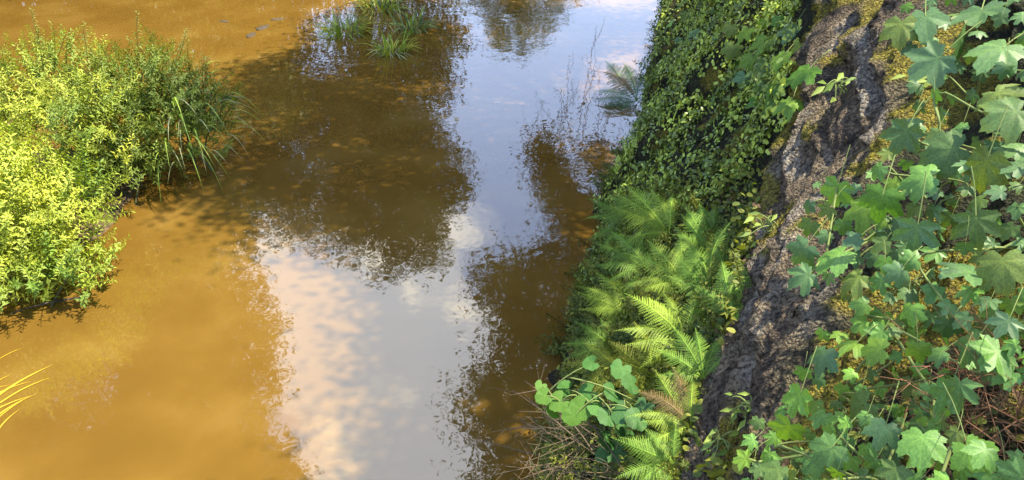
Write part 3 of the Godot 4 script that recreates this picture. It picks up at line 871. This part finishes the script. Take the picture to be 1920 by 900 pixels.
# ---------------------------------------------------------------- ivy, moss and litter on the bank
func bank_cover() -> void:
	var ivy := lobed_leaf([[90.0, 1.0], [30.0, 0.75], [150.0, 0.75], [-25.0, 0.6], [205.0, 0.6]], 0.62, 0.7, 0.0, 1, 0.15, 0.1, 0.05)
	ivy = small_leaf([0.0, 0.62, 0.45, 0.6, 0.35])
	var ivy_poly := PackedVector2Array([Vector2(1215, -120), Vector2(1530, -120), Vector2(1500, 100), Vector2(1490, 210), Vector2(1440, 290), Vector2(1390, 340), Vector2(1330, 400), Vector2(1250, 420), Vector2(1150, 520), Vector2(1060, 560), Vector2(1080, 420), Vector2(1140, 330), Vector2(1150, 200), Vector2(1190, 100)])
	var xfs := []
	var cols := []
	var tries := 0
	while xfs.size() < 42000 and tries < 280000:
		tries += 1
		var z := -rnd(4.0, 24.0)
		var h := rnd(0.05, 5.2)
		var p := bank_point(z, h)
		var px := pixel(p)
		if z > -17.5 and not inside(px, ivy_poly): continue
		if z < -12.0 and rng.randf() < 0.5: continue
		if n_mid.get_noise_2d(z * 110.0, h * 110.0) < -0.26: continue
		var nn := bank_normal(z, h)
		var b := look(Vector3(rnd(-0.5, 0.2), rnd(-1.0, 0.1), rnd(-0.6, 0.6)), (nn + rvec() * 0.8 + Vector3(0, 0.5, 0)).normalized())
		xfs.append(Transform3D(b.scaled(Vector3.ONE * (0.024 + 0.040 * pow(rng.randf(), 2.0))), p + nn * (rnd(0.0, 0.10) + 0.16 * maxf(0.0, n_mid.get_noise_2d(z * 160.0 + 70.0, h * 160.0) + 0.15))))
		var v := 0.1 + 1.2 * n_big.get_noise_2d(z * 90.0, h * 90.0) + 0.75 * sstep(1.2, 2.3, across(z, h)) + pow(rng.randf(), 2.0) * 0.9  # leaves painted brighter toward the rock, standing in for sunlight there
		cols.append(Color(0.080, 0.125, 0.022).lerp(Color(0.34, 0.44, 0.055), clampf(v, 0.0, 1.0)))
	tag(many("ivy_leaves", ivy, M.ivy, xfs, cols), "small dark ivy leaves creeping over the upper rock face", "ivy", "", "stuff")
	# moss tufts
	var st := begin()
	for k in 7:
		st.set_color(Color.WHITE * rnd(0.75, 1.2))
		var a := TAU * k / 7.0
		var d := Vector3(cos(a) * 0.7, rnd(0.4, 1.0), sin(a) * 0.7)
		var s := Vector3(-sin(a), 0, cos(a)) * 0.32
		tri(st, -s, d * 0.9, s)
	var tuft := done(st)
	xfs = []
	cols = []
	tries = 0
	while xfs.size() < 45000 and tries < 300000:
		tries += 1
		var z := -rnd(1.2, 8.5)
		var h := rnd(0.8, 4.9)
		if moss_at(z, h) < rnd(0.25, 0.9): continue
		var nn := bank_normal(z, h)
		var b := look(Vector3(rnd(-0.3, 0.3), 1, rnd(-0.3, 0.3)).cross(nn), nn)
		xfs.append(Transform3D(b.scaled(Vector3.ONE * rnd(0.004, 0.0095)), bank_point(z, h)))
		cols.append(Color(0.08, 0.095, 0.012).lerp(Color(0.24, 0.21, 0.018), clampf(rnd(0, 1) + n_big.get_noise_2d(z * 200.0, h * 200.0), 0, 1)))
	tag(many("moss_tufts", tuft, M.moss, xfs, cols), "yellow green moss growing on the rock bank", "moss", "", "stuff")
	# small broad-leaved ground cover and dry litter on the fern slope
	var cover := small_leaf([0.0, 0.5, 0.62, 0.55, 0.3])
	xfs = []
	cols = []
	var x2 := []
	var c2 := []
	var slope := PackedVector2Array([Vector2(1060, 420), Vector2(1250, 350), Vector2(1420, 250), Vector2(1440, 420), Vector2(1400, 560), Vector2(1340, 680), Vector2(1320, 860), Vector2(1440, 880), Vector2(1700, 780), Vector2(1950, 760), Vector2(1950, 1000), Vector2(950, 1000), Vector2(1020, 820), Vector2(1080, 640), Vector2(1090, 520)])
	tries = 0
	while xfs.size() < 11000 and tries < 120000:
		tries += 1
		var z := -rnd(0.8, 8.0)
		var h := rnd(0.05, 4.6)
		var p := bank_point(z, h)
		if not inside(pixel(p), slope): continue
		var nn := bank_normal(z, h)
		var b := look(Vector3(rnd(-1.0, 0.2), rnd(-0.6, 0.6), rnd(-0.8, 0.8)), (nn + rvec() * 0.6 + Vector3(0, 0.5, 0)).normalized())
		if rng.randf() < 0.78:
			xfs.append(Transform3D(b.scaled(Vector3.ONE * rnd(0.02, 0.055)), p + nn * rnd(0.0, 0.12)))
			cols.append(Color(0.07, 0.11, 0.018).lerp(Color(0.24, 0.25, 0.03), clampf(rnd(-0.2, 1.0) + n_big.get_noise_2d(z * 120.0, h * 120.0) * 0.7, 0, 1)))
		else:
			x2.append(Transform3D(b.scaled(Vector3(rnd(0.014, 0.03), 0.03, rnd(0.03, 0.07))), p + nn * rnd(0.0, 0.02)))
			c2.append(Color(0.075, 0.048, 0.024).lerp(Color(0.19, 0.13, 0.065), pow(rng.randf(), 1.6)))
	var mini := shoot_mesh(77, 0.30, 18, 0.075, 0.03, 0.7)
	var x3 := []
	var c3 := []
	var fz := PackedVector2Array([Vector2(1090, 420), Vector2(1240, 360), Vector2(1330, 400), Vector2(1400, 470), Vector2(1370, 640), Vector2(1310, 700), Vector2(1310, 1000), Vector2(980, 1000), Vector2(1060, 820), Vector2(1090, 640)])
	tries = 0
	while x3.size() < 1500 and tries < 60000:
		tries += 1
		var z := -rnd(1.0, 7.5)
		var h := rnd(0.05, 3.2)
		var p := bank_point(z, h)
		if not inside(pixel(p), fz): continue
		var nn := bank_normal(z, h)
		var b := look((nn + Vector3.UP * 0.8 + rvec() * 0.6).normalized(), rvec())
		b = Basis(b.x, b.z, -b.y)
		x3.append(Transform3D(b.scaled(Vector3.ONE * rnd(0.3, 0.8)), p))
		c3.append(Color(0.06, 0.10, 0.018).lerp(Color(0.26, 0.27, 0.03), clampf(rnd(0.0, 0.7) + n_big.get_noise_2d(z * 150.0, h * 150.0), 0, 1)))
	for k in 700:
		var z := -rnd(3.5, 16.0)
		var h := 0.02 + 0.5 * pow(rng.randf(), 1.8)
		if n_mid.get_noise_1d(z * 90.0) < -0.15: continue
		var b := look((Vector3.LEFT * rnd(0.2, 1.2) + Vector3.UP * 0.6 + rvec() * 0.7).normalized(), rvec())
		b = Basis(b.x, b.z, -b.y)
		x3.append(Transform3D(b.scaled(Vector3.ONE * rnd(0.5, 1.3)), bank_point(z, h)))
		c3.append(Color(0.05, 0.07, 0.016).lerp(Color(0.15, 0.18, 0.03), rng.randf()))
	tag(many("undergrowth", mini, M.fern, x3, c3), "low leafy undergrowth among the ferns on the slope", "undergrowth", "", "stuff")
	tag(many("ground_cover", cover, M.fern, xfs, cols), "small green seedlings and creepers between the ferns", "ground cover", "", "stuff")
	tag(many("leaf_litter", cover, M.moss, x2, c2), "dry brown leaf litter on the slope", "leaf litter", "", "stuff")

func small_leaf(w: Array) -> ArrayMesh:
	var st := begin()
	st.set_color(Color.WHITE)
	for i in 4:
		var z0 := i / 4.0
		var z1 := (i + 1) / 4.0
		var w0: float = w[i] * 0.5 if i > 0 else 0.12
		var w1: float = w[i + 1] * 0.5 if i < 3 else 0.0
		for s in [-1.0, 1.0]:
			var a := Vector3(0, -0.12 * z0 * z0, z0)
			var b := Vector3(s * w0, 0.10 * w0 - 0.12 * z0 * z0, z0)
			var c := Vector3(s * w1, 0.10 * w1 - 0.12 * z1 * z1, z1)
			var d := Vector3(0, -0.12 * z1 * z1, z1)
			if s < 0:
				tri(st, a, b, c); tri(st, a, c, d)
			else:
				tri(st, a, c, b); tri(st, a, d, c)
	return done(st)

# ---------------------------------------------------------------- ferns
func fern(label: String, u: float, v: float, off: float, size: float, fronds: Array, tint: Color) -> void:
	# fronds: [direction on the picture in degrees (0 right, 90 up), length share]
	var p := on_bank(u, v)
	p += (EYE - p).normalized() * off
	var o := thing("fern", label, "fern", p, "ferns on the bank")
	var pitch := deg_to_rad(PITCH)
	var right := Vector3.RIGHT
	var up := Vector3(0, 0.5, -0.87)
	var toward := Vector3(0, sin(pitch), cos(pitch))
	for f in fronds:
		var a := deg_to_rad(f[0] + rnd(-6, 6))
		var dir := (right * cos(a) + up * sin(a) + Vector3.UP * rnd(0.0, 0.35)).normalized()
		var nn := (toward * 0.35 + Vector3.UP * 0.85 + Vector3.LEFT * 0.15 + rvec() * 0.45).normalized()
		var m: ArrayMesh = M.fronds[rng.randi() % M.fronds.size()]
		var old := rng.randf() < 0.025
		var mat: StandardMaterial3D = leaf_tint(M.fern, Color(0.22, 0.15, 0.06) if old else tint, int(rnd(0, 3)))
		put("frond", m, mat, o, Transform3D(look(dir, nn).scaled(Vector3.ONE * size * 1.15 * f[1] * rnd(0.94, 1.06)), Vector3.ZERO))

func leaf_tint(base: StandardMaterial3D, c: Color, k: int) -> StandardMaterial3D:
	var key := "tint%s%d" % [c.to_html(), k]
	if not M.has(key):
		var m: StandardMaterial3D = base.duplicate()
		var f := [0.85, 1.0, 1.18][clampi(k, 0, 2)] as float
		m.albedo_color = lin(c.r * f, c.g * f, c.b * f)
		M[key] = m
	return M[key]

func ferns() -> void:
	M.fronds = []
	for k in 5:
		M.fronds.append(frond_mesh(22 + k, [0.45, 0.7, 0.3, 0.55, 0.9][k], [0.25, 0.22, 0.27, 0.24, 0.21][k], [0.06, -0.08, 0.0, 0.10, -0.05][k], 40 + k))
	var lime := Color(0.33, 0.47, 0.06)
	var mid := Color(0.20, 0.35, 0.05)
	var cool := Color(0.09, 0.20, 0.06)
	fern("large bright fern in the middle of the slope spreading to both sides", 1285, 640, 0.2, 0.42, [[165, 0.9], [148, 1.0], [125, 0.8], [100, 0.7], [70, 0.8], [48, 0.9], [28, 1.0], [10, 0.9], [190, 0.8], [215, 0.7], [250, 0.6], [290, 0.5], [330, 0.6]], lime)
	fern("upright fern with two long fronds left of the grey rock", 1335, 560, 0.2, 0.40, [[118, 1.15], [100, 0.9], [82, 1.15], [65, 0.9], [135, 0.8], [45, 0.7], [20, 0.7], [150, 0.7], [-10, 0.6]], mid)
	fern("fern at the left end of the slope hanging over the dark water", 1185, 590, 0.2, 0.46, [[165, 0.85], [150, 1.0], [130, 0.9], [112, 0.8], [185, 0.8], [90, 0.6], [205, 0.6], [60, 0.5]], lime)
	fern("small bright fern under the ivy, highest of the slope", 1255, 440, 0.2, 0.5, [[165, 0.9], [145, 1.0], [125, 1.0], [105, 0.8], [185, 0.8], [80, 0.7], [200, 0.6]], lime)
	fern("half shaded fern between the highest and the left end one", 1215, 510, 0.15, 0.44, [[175, 0.9], [155, 1.0], [130, 0.9], [100, 0.7], [200, 0.8], [70, 0.6], [225, 0.6]], mid)
	fern("low fern with stiff fronds below the large one beside the rock foot", 1295, 800, 0.18, 0.26, [[140, 1.0], [120, 1.05], [100, 0.95], [80, 0.8], [165, 1.0], [185, 0.8], [60, 0.5], [205, 0.7]], lime)
	fern("drooping fern at the bottom under the stiff one", 1265, 870, 0.18, 0.26, [[170, 1.0], [150, 0.9], [120, 0.7], [195, 0.9], [215, 0.8], [240, 0.7], [90, 0.6]], mid)
	fern("yellowing fern below the large one above the round leaved sprig", 1225, 705, 0.2, 0.36, [[170, 0.8], [140, 0.9], [110, 0.9], [80, 0.8], [200, 0.7], [230, 0.8], [260, 0.7], [40, 0.7]], Color(0.30, 0.34, 0.03))
	fern("narrow fern close against the grey rock edge", 1380, 600, 0.15, 0.34, [[100, 0.9], [70, 1.0], [45, 0.9], [20, 0.8], [130, 0.7], [-20, 0.6]], mid)
	fern("short fern with upright fronds between the upright fern and the moss seam", 1330, 470, 0.12, 0.34, [[130, 0.9], [110, 1.0], [90, 1.0], [70, 0.9], [50, 0.8], [160, 0.7], [20, 0.6]], mid)
	fern("small fern low over the dark water under the left end one", 1150, 655, 0.12, 0.36, [[170, 1.0], [150, 0.9], [195, 0.9], [120, 0.7], [220, 0.7], [80, 0.5]], mid)
	fern("little fern in the gap between the large bright fern and the stiff one", 1320, 710, 0.12, 0.26, [[150, 0.9], [120, 1.0], [90, 0.9], [60, 0.9], [180, 0.8], [30, 0.7]], mid)
	fern("fern with broad fronds just left of the upright fern", 1290, 540, 0.15, 0.42, [[170, 0.9], [150, 1.0], [125, 1.0], [100, 0.9], [195, 0.8], [75, 0.7], [215, 0.6]], lime)
	fern("fern tucked under the ivy above the half shaded fern", 1180, 430, 0.12, 0.46, [[165, 0.9], [140, 1.0], [115, 0.9], [190, 0.8], [90, 0.7], [215, 0.7]], mid)
	fern("fern at the water's edge above the round leaved sprig", 1160, 700, 0.10, 0.34, [[170, 1.0], [145, 0.9], [195, 0.9], [120, 0.8], [220, 0.7]], Color(0.28, 0.33, 0.04))
	fern("blue green fern jutting over the water at the rock edge under the ivy", 1195, 190, 0.1, 0.85, [[160, 0.75], [140, 0.9], [120, 0.95], [100, 0.8], [180, 0.75], [205, 0.7], [80, 0.6], [225, 0.6]], cool)

# ---------------------------------------------------------------- wild hop
func hop_vine(label: String, anchor: Vector2, poly: PackedVector2Array, spacing: float, size: float, near: float, bright: float, marked: Array) -> void:
	var o_at := on_bank(anchor.x, anchor.y)
	var o := thing("hop_vine", label, "hop vine", o_at, "wild hop vines hanging on the bank")
	var pts := marked.duplicate()
	var box := Rect2(poly[0], Vector2.ZERO)
	for q in poly: box = box.expand(q)
	var tries := 0
	while tries < 9000 and pts.size() < 290:
		tries += 1
		var q := Vector2(rnd(box.position.x, box.end.x), rnd(box.position.y, box.end.y))
		if not inside(q, poly): continue
		var free := true
		for e in pts:
			if Vector2(e[0], e[1]).distance_to(q) < spacing: free = false; break
		if free: pts.append([q.x, q.y, 0.0])
	var pitch := deg_to_rad(PITCH)
	var toward := Vector3(0, sin(pitch), cos(pitch))
	var places := []
	var n_marked := marked.size()
	for i in pts.size():
		var e = pts[i]
		var hit := on_bank(e[0], e[1])
		var back := (EYE - hit).length()
		var share: float = near * rnd(0.45, 1.0) if i >= n_marked else near
		var p := hit + (EYE - hit) * share
		var s: float = size * rnd(0.62, 1.12)
		if e[2] > 0.0: s = minf(e[2], 118.0) * 0.86 * (EYE - p).length() / FOCAL
		var nn := (Vector3.UP * 0.75 + toward * 0.45 + Vector3.LEFT * 0.5 + rvec() * 0.55).normalized()
		var tip := (Vector3.LEFT * rnd(0.0, 1.0) + Vector3.DOWN * rnd(0.2, 1.0) + Vector3.BACK * rnd(-0.3, 0.7) + rvec() * 0.35).normalized()
		var mats: Array = M.hop_bright if rng.randf() < bright or (e.size() > 3 and e[3]) else (M.hop_green if rng.randf() < sstep(480.0, 700.0, e[1]) * 0.85 else M.hop)
		if rng.randf() < 0.22: mats = M.hop_worn
		put("leaf", M.hop_leaf[rng.randi() % M.hop_leaf.size()], mats[rng.randi() % mats.size()], o, Transform3D(look(tip, nn).scaled(Vector3.ONE * s), p - o_at))
		places.append([p, tip, s])
		# the leaf's own stalk
		if i % 2 == 0:
			var st := begin()
			st.set_color(Color.WHITE)
			var a := p - o_at
			tube(st, bend(a, a - tip * s * 0.7 + Vector3(0.02, rnd(-0.03, 0.03), -0.05), Vector3(0, 0.01, 0), 3), s * 0.012, s * 0.014, 4)
			put("leaf_stalk", done(st), M.stem, o)
	# the winding stems, passing behind the leaves
	var order := places.duplicate()
	for k in 7:
		if order.size() < 8: break
		var cur = order[rng.randi() % order.size()]
		var path := [cur[0] - o_at]
		for j in 6:
			var best = null
			var bd := 9.0
			for c in order:
				var d: Vector3 = c[0] - cur[0]
				var l := d.length()
				if l > 0.1 and l < 0.45 and d.y < 0.05 and l < bd + rnd(0, 0.2): best = c; bd = l
			if best == null: break
			cur = best
			path.append(cur[0] - o_at + Vector3(0.03, -0.02, -0.04))
		if path.size() > 2:
			var c3 := Curve3D.new()
			c3.bake_interval = 0.04
			for q in path: c3.add_point(q, Vector3(0, 0.05, 0), Vector3(0, -0.05, 0))
			var st := begin()
			st.set_color(Color.WHITE)
			tube(st, Array(c3.get_baked_points()), 0.0045, 0.003, 5)
			put("vine_stem", done(st, true), M.stem, o)

func hops() -> void:
	M.hop_leaf = []
	for a in [[0.42, 0.60, 0.11, 20, 0.20, 0.14, 0.08], [0.50, 0.62, 0.09, 22, 0.34, 0.22, -0.12], [0.36, 0.55, 0.10, 20, 0.14, 0.26, 0.14], [0.52, 0.66, 0.09, 24, 0.40, 0.12, 0.0], [0.46, 0.58, 0.10, 22, 0.05, 0.30, -0.1], [0.38, 0.56, 0.12, 18, 0.55, 0.34, 0.2], [0.44, 0.60, 0.10, 20, 0.45, -0.15, -0.2]]:
		M.hop_leaf.append(lobed_leaf([[90.0, 1.0], [38.0, 0.92], [142.0, 0.92], [-10.0, 0.68], [190.0, 0.68]], a[0], a[1], a[2], a[3], a[4], a[5], a[6]))
	M.hop_leaf.append(lobed_leaf([[90.0, 1.0], [28.0, 0.8], [152.0, 0.8]], 0.42, 0.7, 0.09, 20, 0.2, 0.16, 0.04))
	var p := func(a: Array) -> PackedVector2Array:
		var out := PackedVector2Array()
		for q in a: out.append(Vector2(q[0], q[1]))
		return out
	hop_vine("large leaved hop vine hanging at the right edge, uppermost of the hops", Vector2(1880, 60), p.call([[1700, -60], [2100, -60], [2100, 340], [1740, 330], [1690, 250], [1715, 170], [1690, 60]]), 33, 0.096, 0.30, 0.02,
		[[1760, 110, 150], [1800, 70, 130], [1840, 20, 150], [1870, 175, 150], [1880, 90, 120], [1790, 280, 150], [1850, 300, 160], [1905, 210, 150], [1735, 30, 110], [1690, 45, 90]])
	hop_vine("pale hop vine in front of the rock at the right, below the uppermost", Vector2(1780, 420), p.call([[1680, 260], [1790, 240], [2100, 330], [2100, 640], [1700, 600], [1650, 470], [1620, 360]]), 32, 0.090, 0.30, 0.03,
		[[1830, 410, 150], [1880, 490, 140], [1720, 425, 115], [1820, 510, 120], [1655, 365, 110, true], [1740, 330, 110], [1700, 245, 100]])
	hop_vine("hop sprays reaching left onto the grey rock face", Vector2(1620, 460), p.call([[1540, 330], [1650, 320], [1700, 460], [1720, 640], [1600, 620], [1560, 520], [1490, 510], [1490, 440]]), 34, 0.086, 0.26, 0.08,
		[[1570, 350, 90], [1625, 385, 110, true], [1555, 390, 55, true], [1520, 420, 60, true], [1510, 465, 90], [1575, 475, 110], [1515, 515, 90], [1610, 520, 95]])
	hop_vine("hop thicket with bright young leaves low on the right bank", Vector2(1700, 660), p.call([[1560, 600], [1740, 570], [2100, 600], [2100, 720], [1820, 700], [1760, 800], [1560, 790], [1490, 720], [1520, 650]]), 32, 0.088, 0.24, 0.12,
		[[1605, 645, 80, true], [1650, 655, 80, true], [1720, 650, 70, true], [1545, 660, 90], [1830, 640, 110], [1870, 660, 110], [1780, 730, 110], [1620, 760, 110], [1500, 740, 100], [1800, 720, 90]])
	hop_vine("hop leaves along the bottom right corner below the thicket", Vector2(1640, 850), p.call([[1430, 760], [1560, 780], [1740, 770], [1880, 860], [2100, 860], [2100, 1010], [1400, 1010], [1400, 850]]), 32, 0.088, 0.26, 0.10,
		[[1815, 840, 145], [1730, 820, 110], [1560, 840, 100], [1480, 800, 90, true], [1660, 800, 90], [1460, 880, 90], [1400, 860, 60, true], [1680, 880, 90]])
	hop_vine("light green lobed leaves among the ivy at the top of the rock", Vector2(1440, 110), p.call([[1370, 50], [1480, 30], [1520, 120], [1500, 200], [1420, 190], [1370, 110]]), 30, 0.26, 0.08, 0.7,
		[[1400, 58, 62, true], [1435, 75, 74, true], [1470, 105, 74, true], [1440, 122, 70, true], [1455, 160, 62, true], [1490, 150, 54, true], [1410, 110, 60, true]])
	hop_vine("few dark broad leaves hanging at the rock edge high above the water", Vector2(1300, 30), p.call([[1240, -60], [1340, -60], [1350, 70], [1300, 80], [1245, 70]]), 34, 0.18, 0.03, 0.1, [[1260, 40, 45], [1290, 25, 50], [1310, 60, 50], [1280, 5, 45]])

# ---------------------------------------------------------------- round-leaved sprigs
func sprig(called: String, label: String, cat: String, pts: Array, off: float, mats: Array, mesh: ArrayMesh, root: Vector2) -> void:
	var b0 := on_bank(root.x, root.y)
	var o := thing(called, label, cat, b0)
	var toward := Vector3(0, sin(deg_to_rad(PITCH)), cos(deg_to_rad(PITCH)))
	var prev := Vector3.ZERO
	var depth := (b0 - EYE).length() - off
	for e in pts:
		var d := ray(e[0], e[1]).normalized()
		var p := EYE + d * (depth + rnd(-0.08, 0.08))
		var nn := (toward * 0.7 + Vector3.UP * 0.7 + rvec() * 0.3).normalized()
		var s: float = e[2] * depth / FOCAL
		put("leaf", mesh, mats[e[3]], o, Transform3D(look((Vector3.LEFT + Vector3.BACK * 0.6 + rvec() * 0.6), nn).scaled(Vector3.ONE * s), p - b0))
		var st := begin()
		st.set_color(Color.WHITE)
		tube(st, bend(prev, p - b0 - Vector3(0, 0.012, 0), Vector3(0, 0.03, 0), 5), 0.005, 0.003, 4)
		put("stem", done(st), M.stem, o)
		prev = (p - b0).lerp(prev, 0.5)

func brambles() -> void:
	var round_leaf := lobed_leaf([[90.0, 1.0], [20.0, 0.85], [160.0, 0.85]], 0.80, 0.9, 0.05, 14, 0.12, 0.12, 0.05)
	sprig("bramble_sprig", "bright green round leaved sprig reaching out over the water at the bottom", "bramble", [
		[1165, 690, 44, 0], [1185, 720, 46, 1], [1150, 735, 48, 1], [1170, 770, 52, 1], [1195, 785, 50, 1], [1125, 762, 54, 0], [1140, 780, 46, 1], [1105, 735, 40, 0], [1090, 765, 50, 2], [1062, 728, 34, 0], [1050, 752, 44, 2], [1040, 770, 34, 2],
		[1022, 742, 36, 2], [1015, 722, 26, 2], [1110, 680, 34, 0], [1210, 760, 40, 1], [1075, 780, 40, 2]], 0.5, M.bramble, round_leaf, Vector2(1230, 790))
	sprig("bramble_sprig", "dark bramble leaves in shade under the bright sprig", "bramble", [[1140, 825, 44, 1], [1160, 845, 48, 1], [1185, 825, 44, 1], [1135, 850, 36, 1], [1170, 810, 40, 1]], 0.2, M.bramble, round_leaf, Vector2(1210, 840))
	var lance := begin()
	lance_leaf(lance, Transform3D(), 1.0, 0.34, 0.2)
	var lm := done(lance)
	var g := [leaf_tint(M.fern, Color(0.22, 0.30, 0.05), 1), leaf_tint(M.fern, Color(0.14, 0.22, 0.04), 1)]
	var spots := [["seedling with pale leaves rooted in the middle of the rock ridge", 1575, 165], ["seedling on the mossy ledge beside the dark hollow", 1735, 150], ["trailing seedling crossing the rock left of the hop sprays", 1440, 425], ["seedling at the left brink of the rock under the ivy", 1400, 320], ["seedling at the foot of the rock between fern and hop", 1395, 765], ["tuft of young leaves at the base of the ridge", 1360, 830]]
	for s in spots:
		var pts := []
		for k in 9: pts.append([s[1] + rnd(-34, 34), s[2] + rnd(-30, 26), rnd(18, 34), k % 2])
		sprig("seedling", s[0], "seedling", pts, 0.06, g, lm, Vector2(s[1], s[2] + 14))

# ---------------------------------------------------------------- twigs, stones, weed
func small_things() -> void:
	# dry twigs at the lower edge
	var shapes := []
	for k in 6:
		var st := begin()
		st.set_color(Color.WHITE)
		var a := Vector3.ZERO
		var b := Vector3(rnd(-0.1, 0.1), rnd(-0.05, 0.12), 1)
		tube(st, bend(a, b, Vector3(rnd(-0.1, 0.1), rnd(0.02, 0.12), 0), 6), 0.009, 0.003, 4)
		for j in 5:
			var f := a.lerp(b, rnd(0.3, 0.95)) + Vector3(0, 0.04, 0)
			tube(st, bend(f, f + Vector3(rnd(-0.3, 0.3), rnd(-0.1, 0.15), rnd(0.05, 0.3)), Vector3(0.02, 0.02, 0), 3), 0.005, 0.002, 3)
		shapes.append(done(st))
	var at := on_bank(1120, 850)
	var o := thing("dry_twigs", "tangle of dry brown twigs reaching over the water at the bottom", "twigs", at)
	for k in 44:
		var p := on_bank(rnd(1040, 1190), rnd(780, 930))
		p += (EYE - p).normalized() * rnd(0.02, 0.3)
		var dir := Vector3(rnd(-1.0, -0.2), rnd(-0.2, 0.5), rnd(-0.6, 0.8))
		put("twig", shapes[k % 6], M.twig, o, Transform3D(look(dir, Vector3.UP).scaled(Vector3.ONE * rnd(0.3, 0.62)), p - at))
	# reddish dry stalks under the hop at the right
	at = on_bank(1870, 780)
	o = thing("dry_stalks", "reddish dry stalks behind the hop leaves at the lower right", "dry stalks", at)
	for k in 110:
		var p := on_bank(rnd(1740, 1980), rnd(670, 880))
		p += (EYE - p) * rnd(0.02, 0.14)
		var dir := Vector3(rnd(-1, 1), rnd(-0.8, 0.9), rnd(-0.5, 0.5))
		put("stalk", shapes[k % 6], M.straw, o, Transform3D(look(dir, Vector3.UP).scaled(Vector3(0.6, 0.6, 1.0) * rnd(0.18, 0.42)), p - at))
	# floating stick and weed at the left
	var st := begin()
	st.set_color(Color.WHITE)
	tube(st, bend(Vector3(-0.32, 0.03, 0.16), Vector3(0.30, 0.0, -0.17), Vector3(0.01, 0.05, 0.03), 8), 0.006, 0.012, 6, 0.3)
	tag(put("driftwood_stick", done(st, true), M.bark, null, Transform3D(Basis(), on_water(95, 575))), "brown stick lying in the water below the large bush", "stick")
	var strap := begin()
	strap.set_color(Color.WHITE)
	for i in 10:
		var z0 := i / 10.0
		var z1 := (i + 1) / 10.0
		var w0 := 0.5 * (1.0 - pow(z0, 3.0)) * 0.04
		var w1 := 0.5 * (1.0 - pow(z1, 3.0)) * 0.04
		var b0 := 0.08 * sin(z0 * 3.0)
		var b1 := 0.08 * sin(z1 * 3.0)
		tri(strap, Vector3(b0 - w0, 0, z0), Vector3(b1 - w1, 0, z1), Vector3(b1 + w1, 0, z1))
		tri(strap, Vector3(b0 - w0, 0, z0), Vector3(b1 + w1, 0, z1), Vector3(b0 + w0, 0, z0))
	var sm := done(strap)
	at = on_water(-40, 760)
	o = thing("water_weed", "yellow strap leaves of water weed trailing on the surface at the lower left", "water weed", at)
	for e in [[0, 672, 45, 652], [-40, 770, 100, 684], [-20, 745, 60, 715], [0, 755, 95, 708], [-30, 780, 60, 742], [-20, 800, 45, 750], [-10, 815, 40, 765], [-60, 745, 20, 722], [-40, 740, 25, 700], [-20, 790, 70, 738]]:
		var a := on_water(e[0], e[1], 0.006 + 0.002 * rng.randf())
		var b := on_water(e[2], e[3], 0.006)
		put("strap_leaf", sm, M.weed, o, Transform3D(look(b - a, Vector3.UP).scaled(Vector3(1, 1, 1) * (b - a).length()), a - at))
	# stones breaking the surface at the upper left
	for e in [["flat pale stone breaking the surface, nearest the sedge", 492, 52, 0.13], ["flat wet stone behind the pale one", 470, 66, 0.11], ["small wet stone farthest out in the shallow", 520, 36, 0.10], ["small stone at the left of the shallow", 420, 40, 0.08]]:
		var s := begin()
		s.set_color(Color(1, 1, 1))
		var rings := []
		for i in 6:
			var ring := []
			for k in 12:
				var a2 := TAU * k / 12.0
				var el := -0.5 + 2.0 * i / 5.0
				var r: float = cos(el) * (1.0 + 0.35 * n_mid.get_noise_2d(k * 40.0 + e[1], i * 60.0))
				ring.append(Vector3(cos(a2) * r * 1.5, sin(el) * 0.16 * (1.0 + 0.5 * n_mid.get_noise_2d(k * 70.0, e[1])), sin(a2) * r * 0.8) * e[3])
			rings.append(ring)
		for i in 5:
			for k in 12:
				var j := (k + 1) % 12
				tri(s, rings[i][k], rings[i + 1][k], rings[i + 1][j])
				tri(s, rings[i][k], rings[i + 1][j], rings[i][j])
		var top: Vector3 = Vector3(0, 0.16 * e[3], 0)
		for k in 12: tri(s, rings[5][k], top, rings[5][(k + 1) % 12])
		tag(put("river_stone", done(s, true), M.stone, null, Transform3D(Basis(Vector3.UP, rnd(0, 3)), on_water(e[1], e[2]))), e[0], "stone", "stones in the shallow")
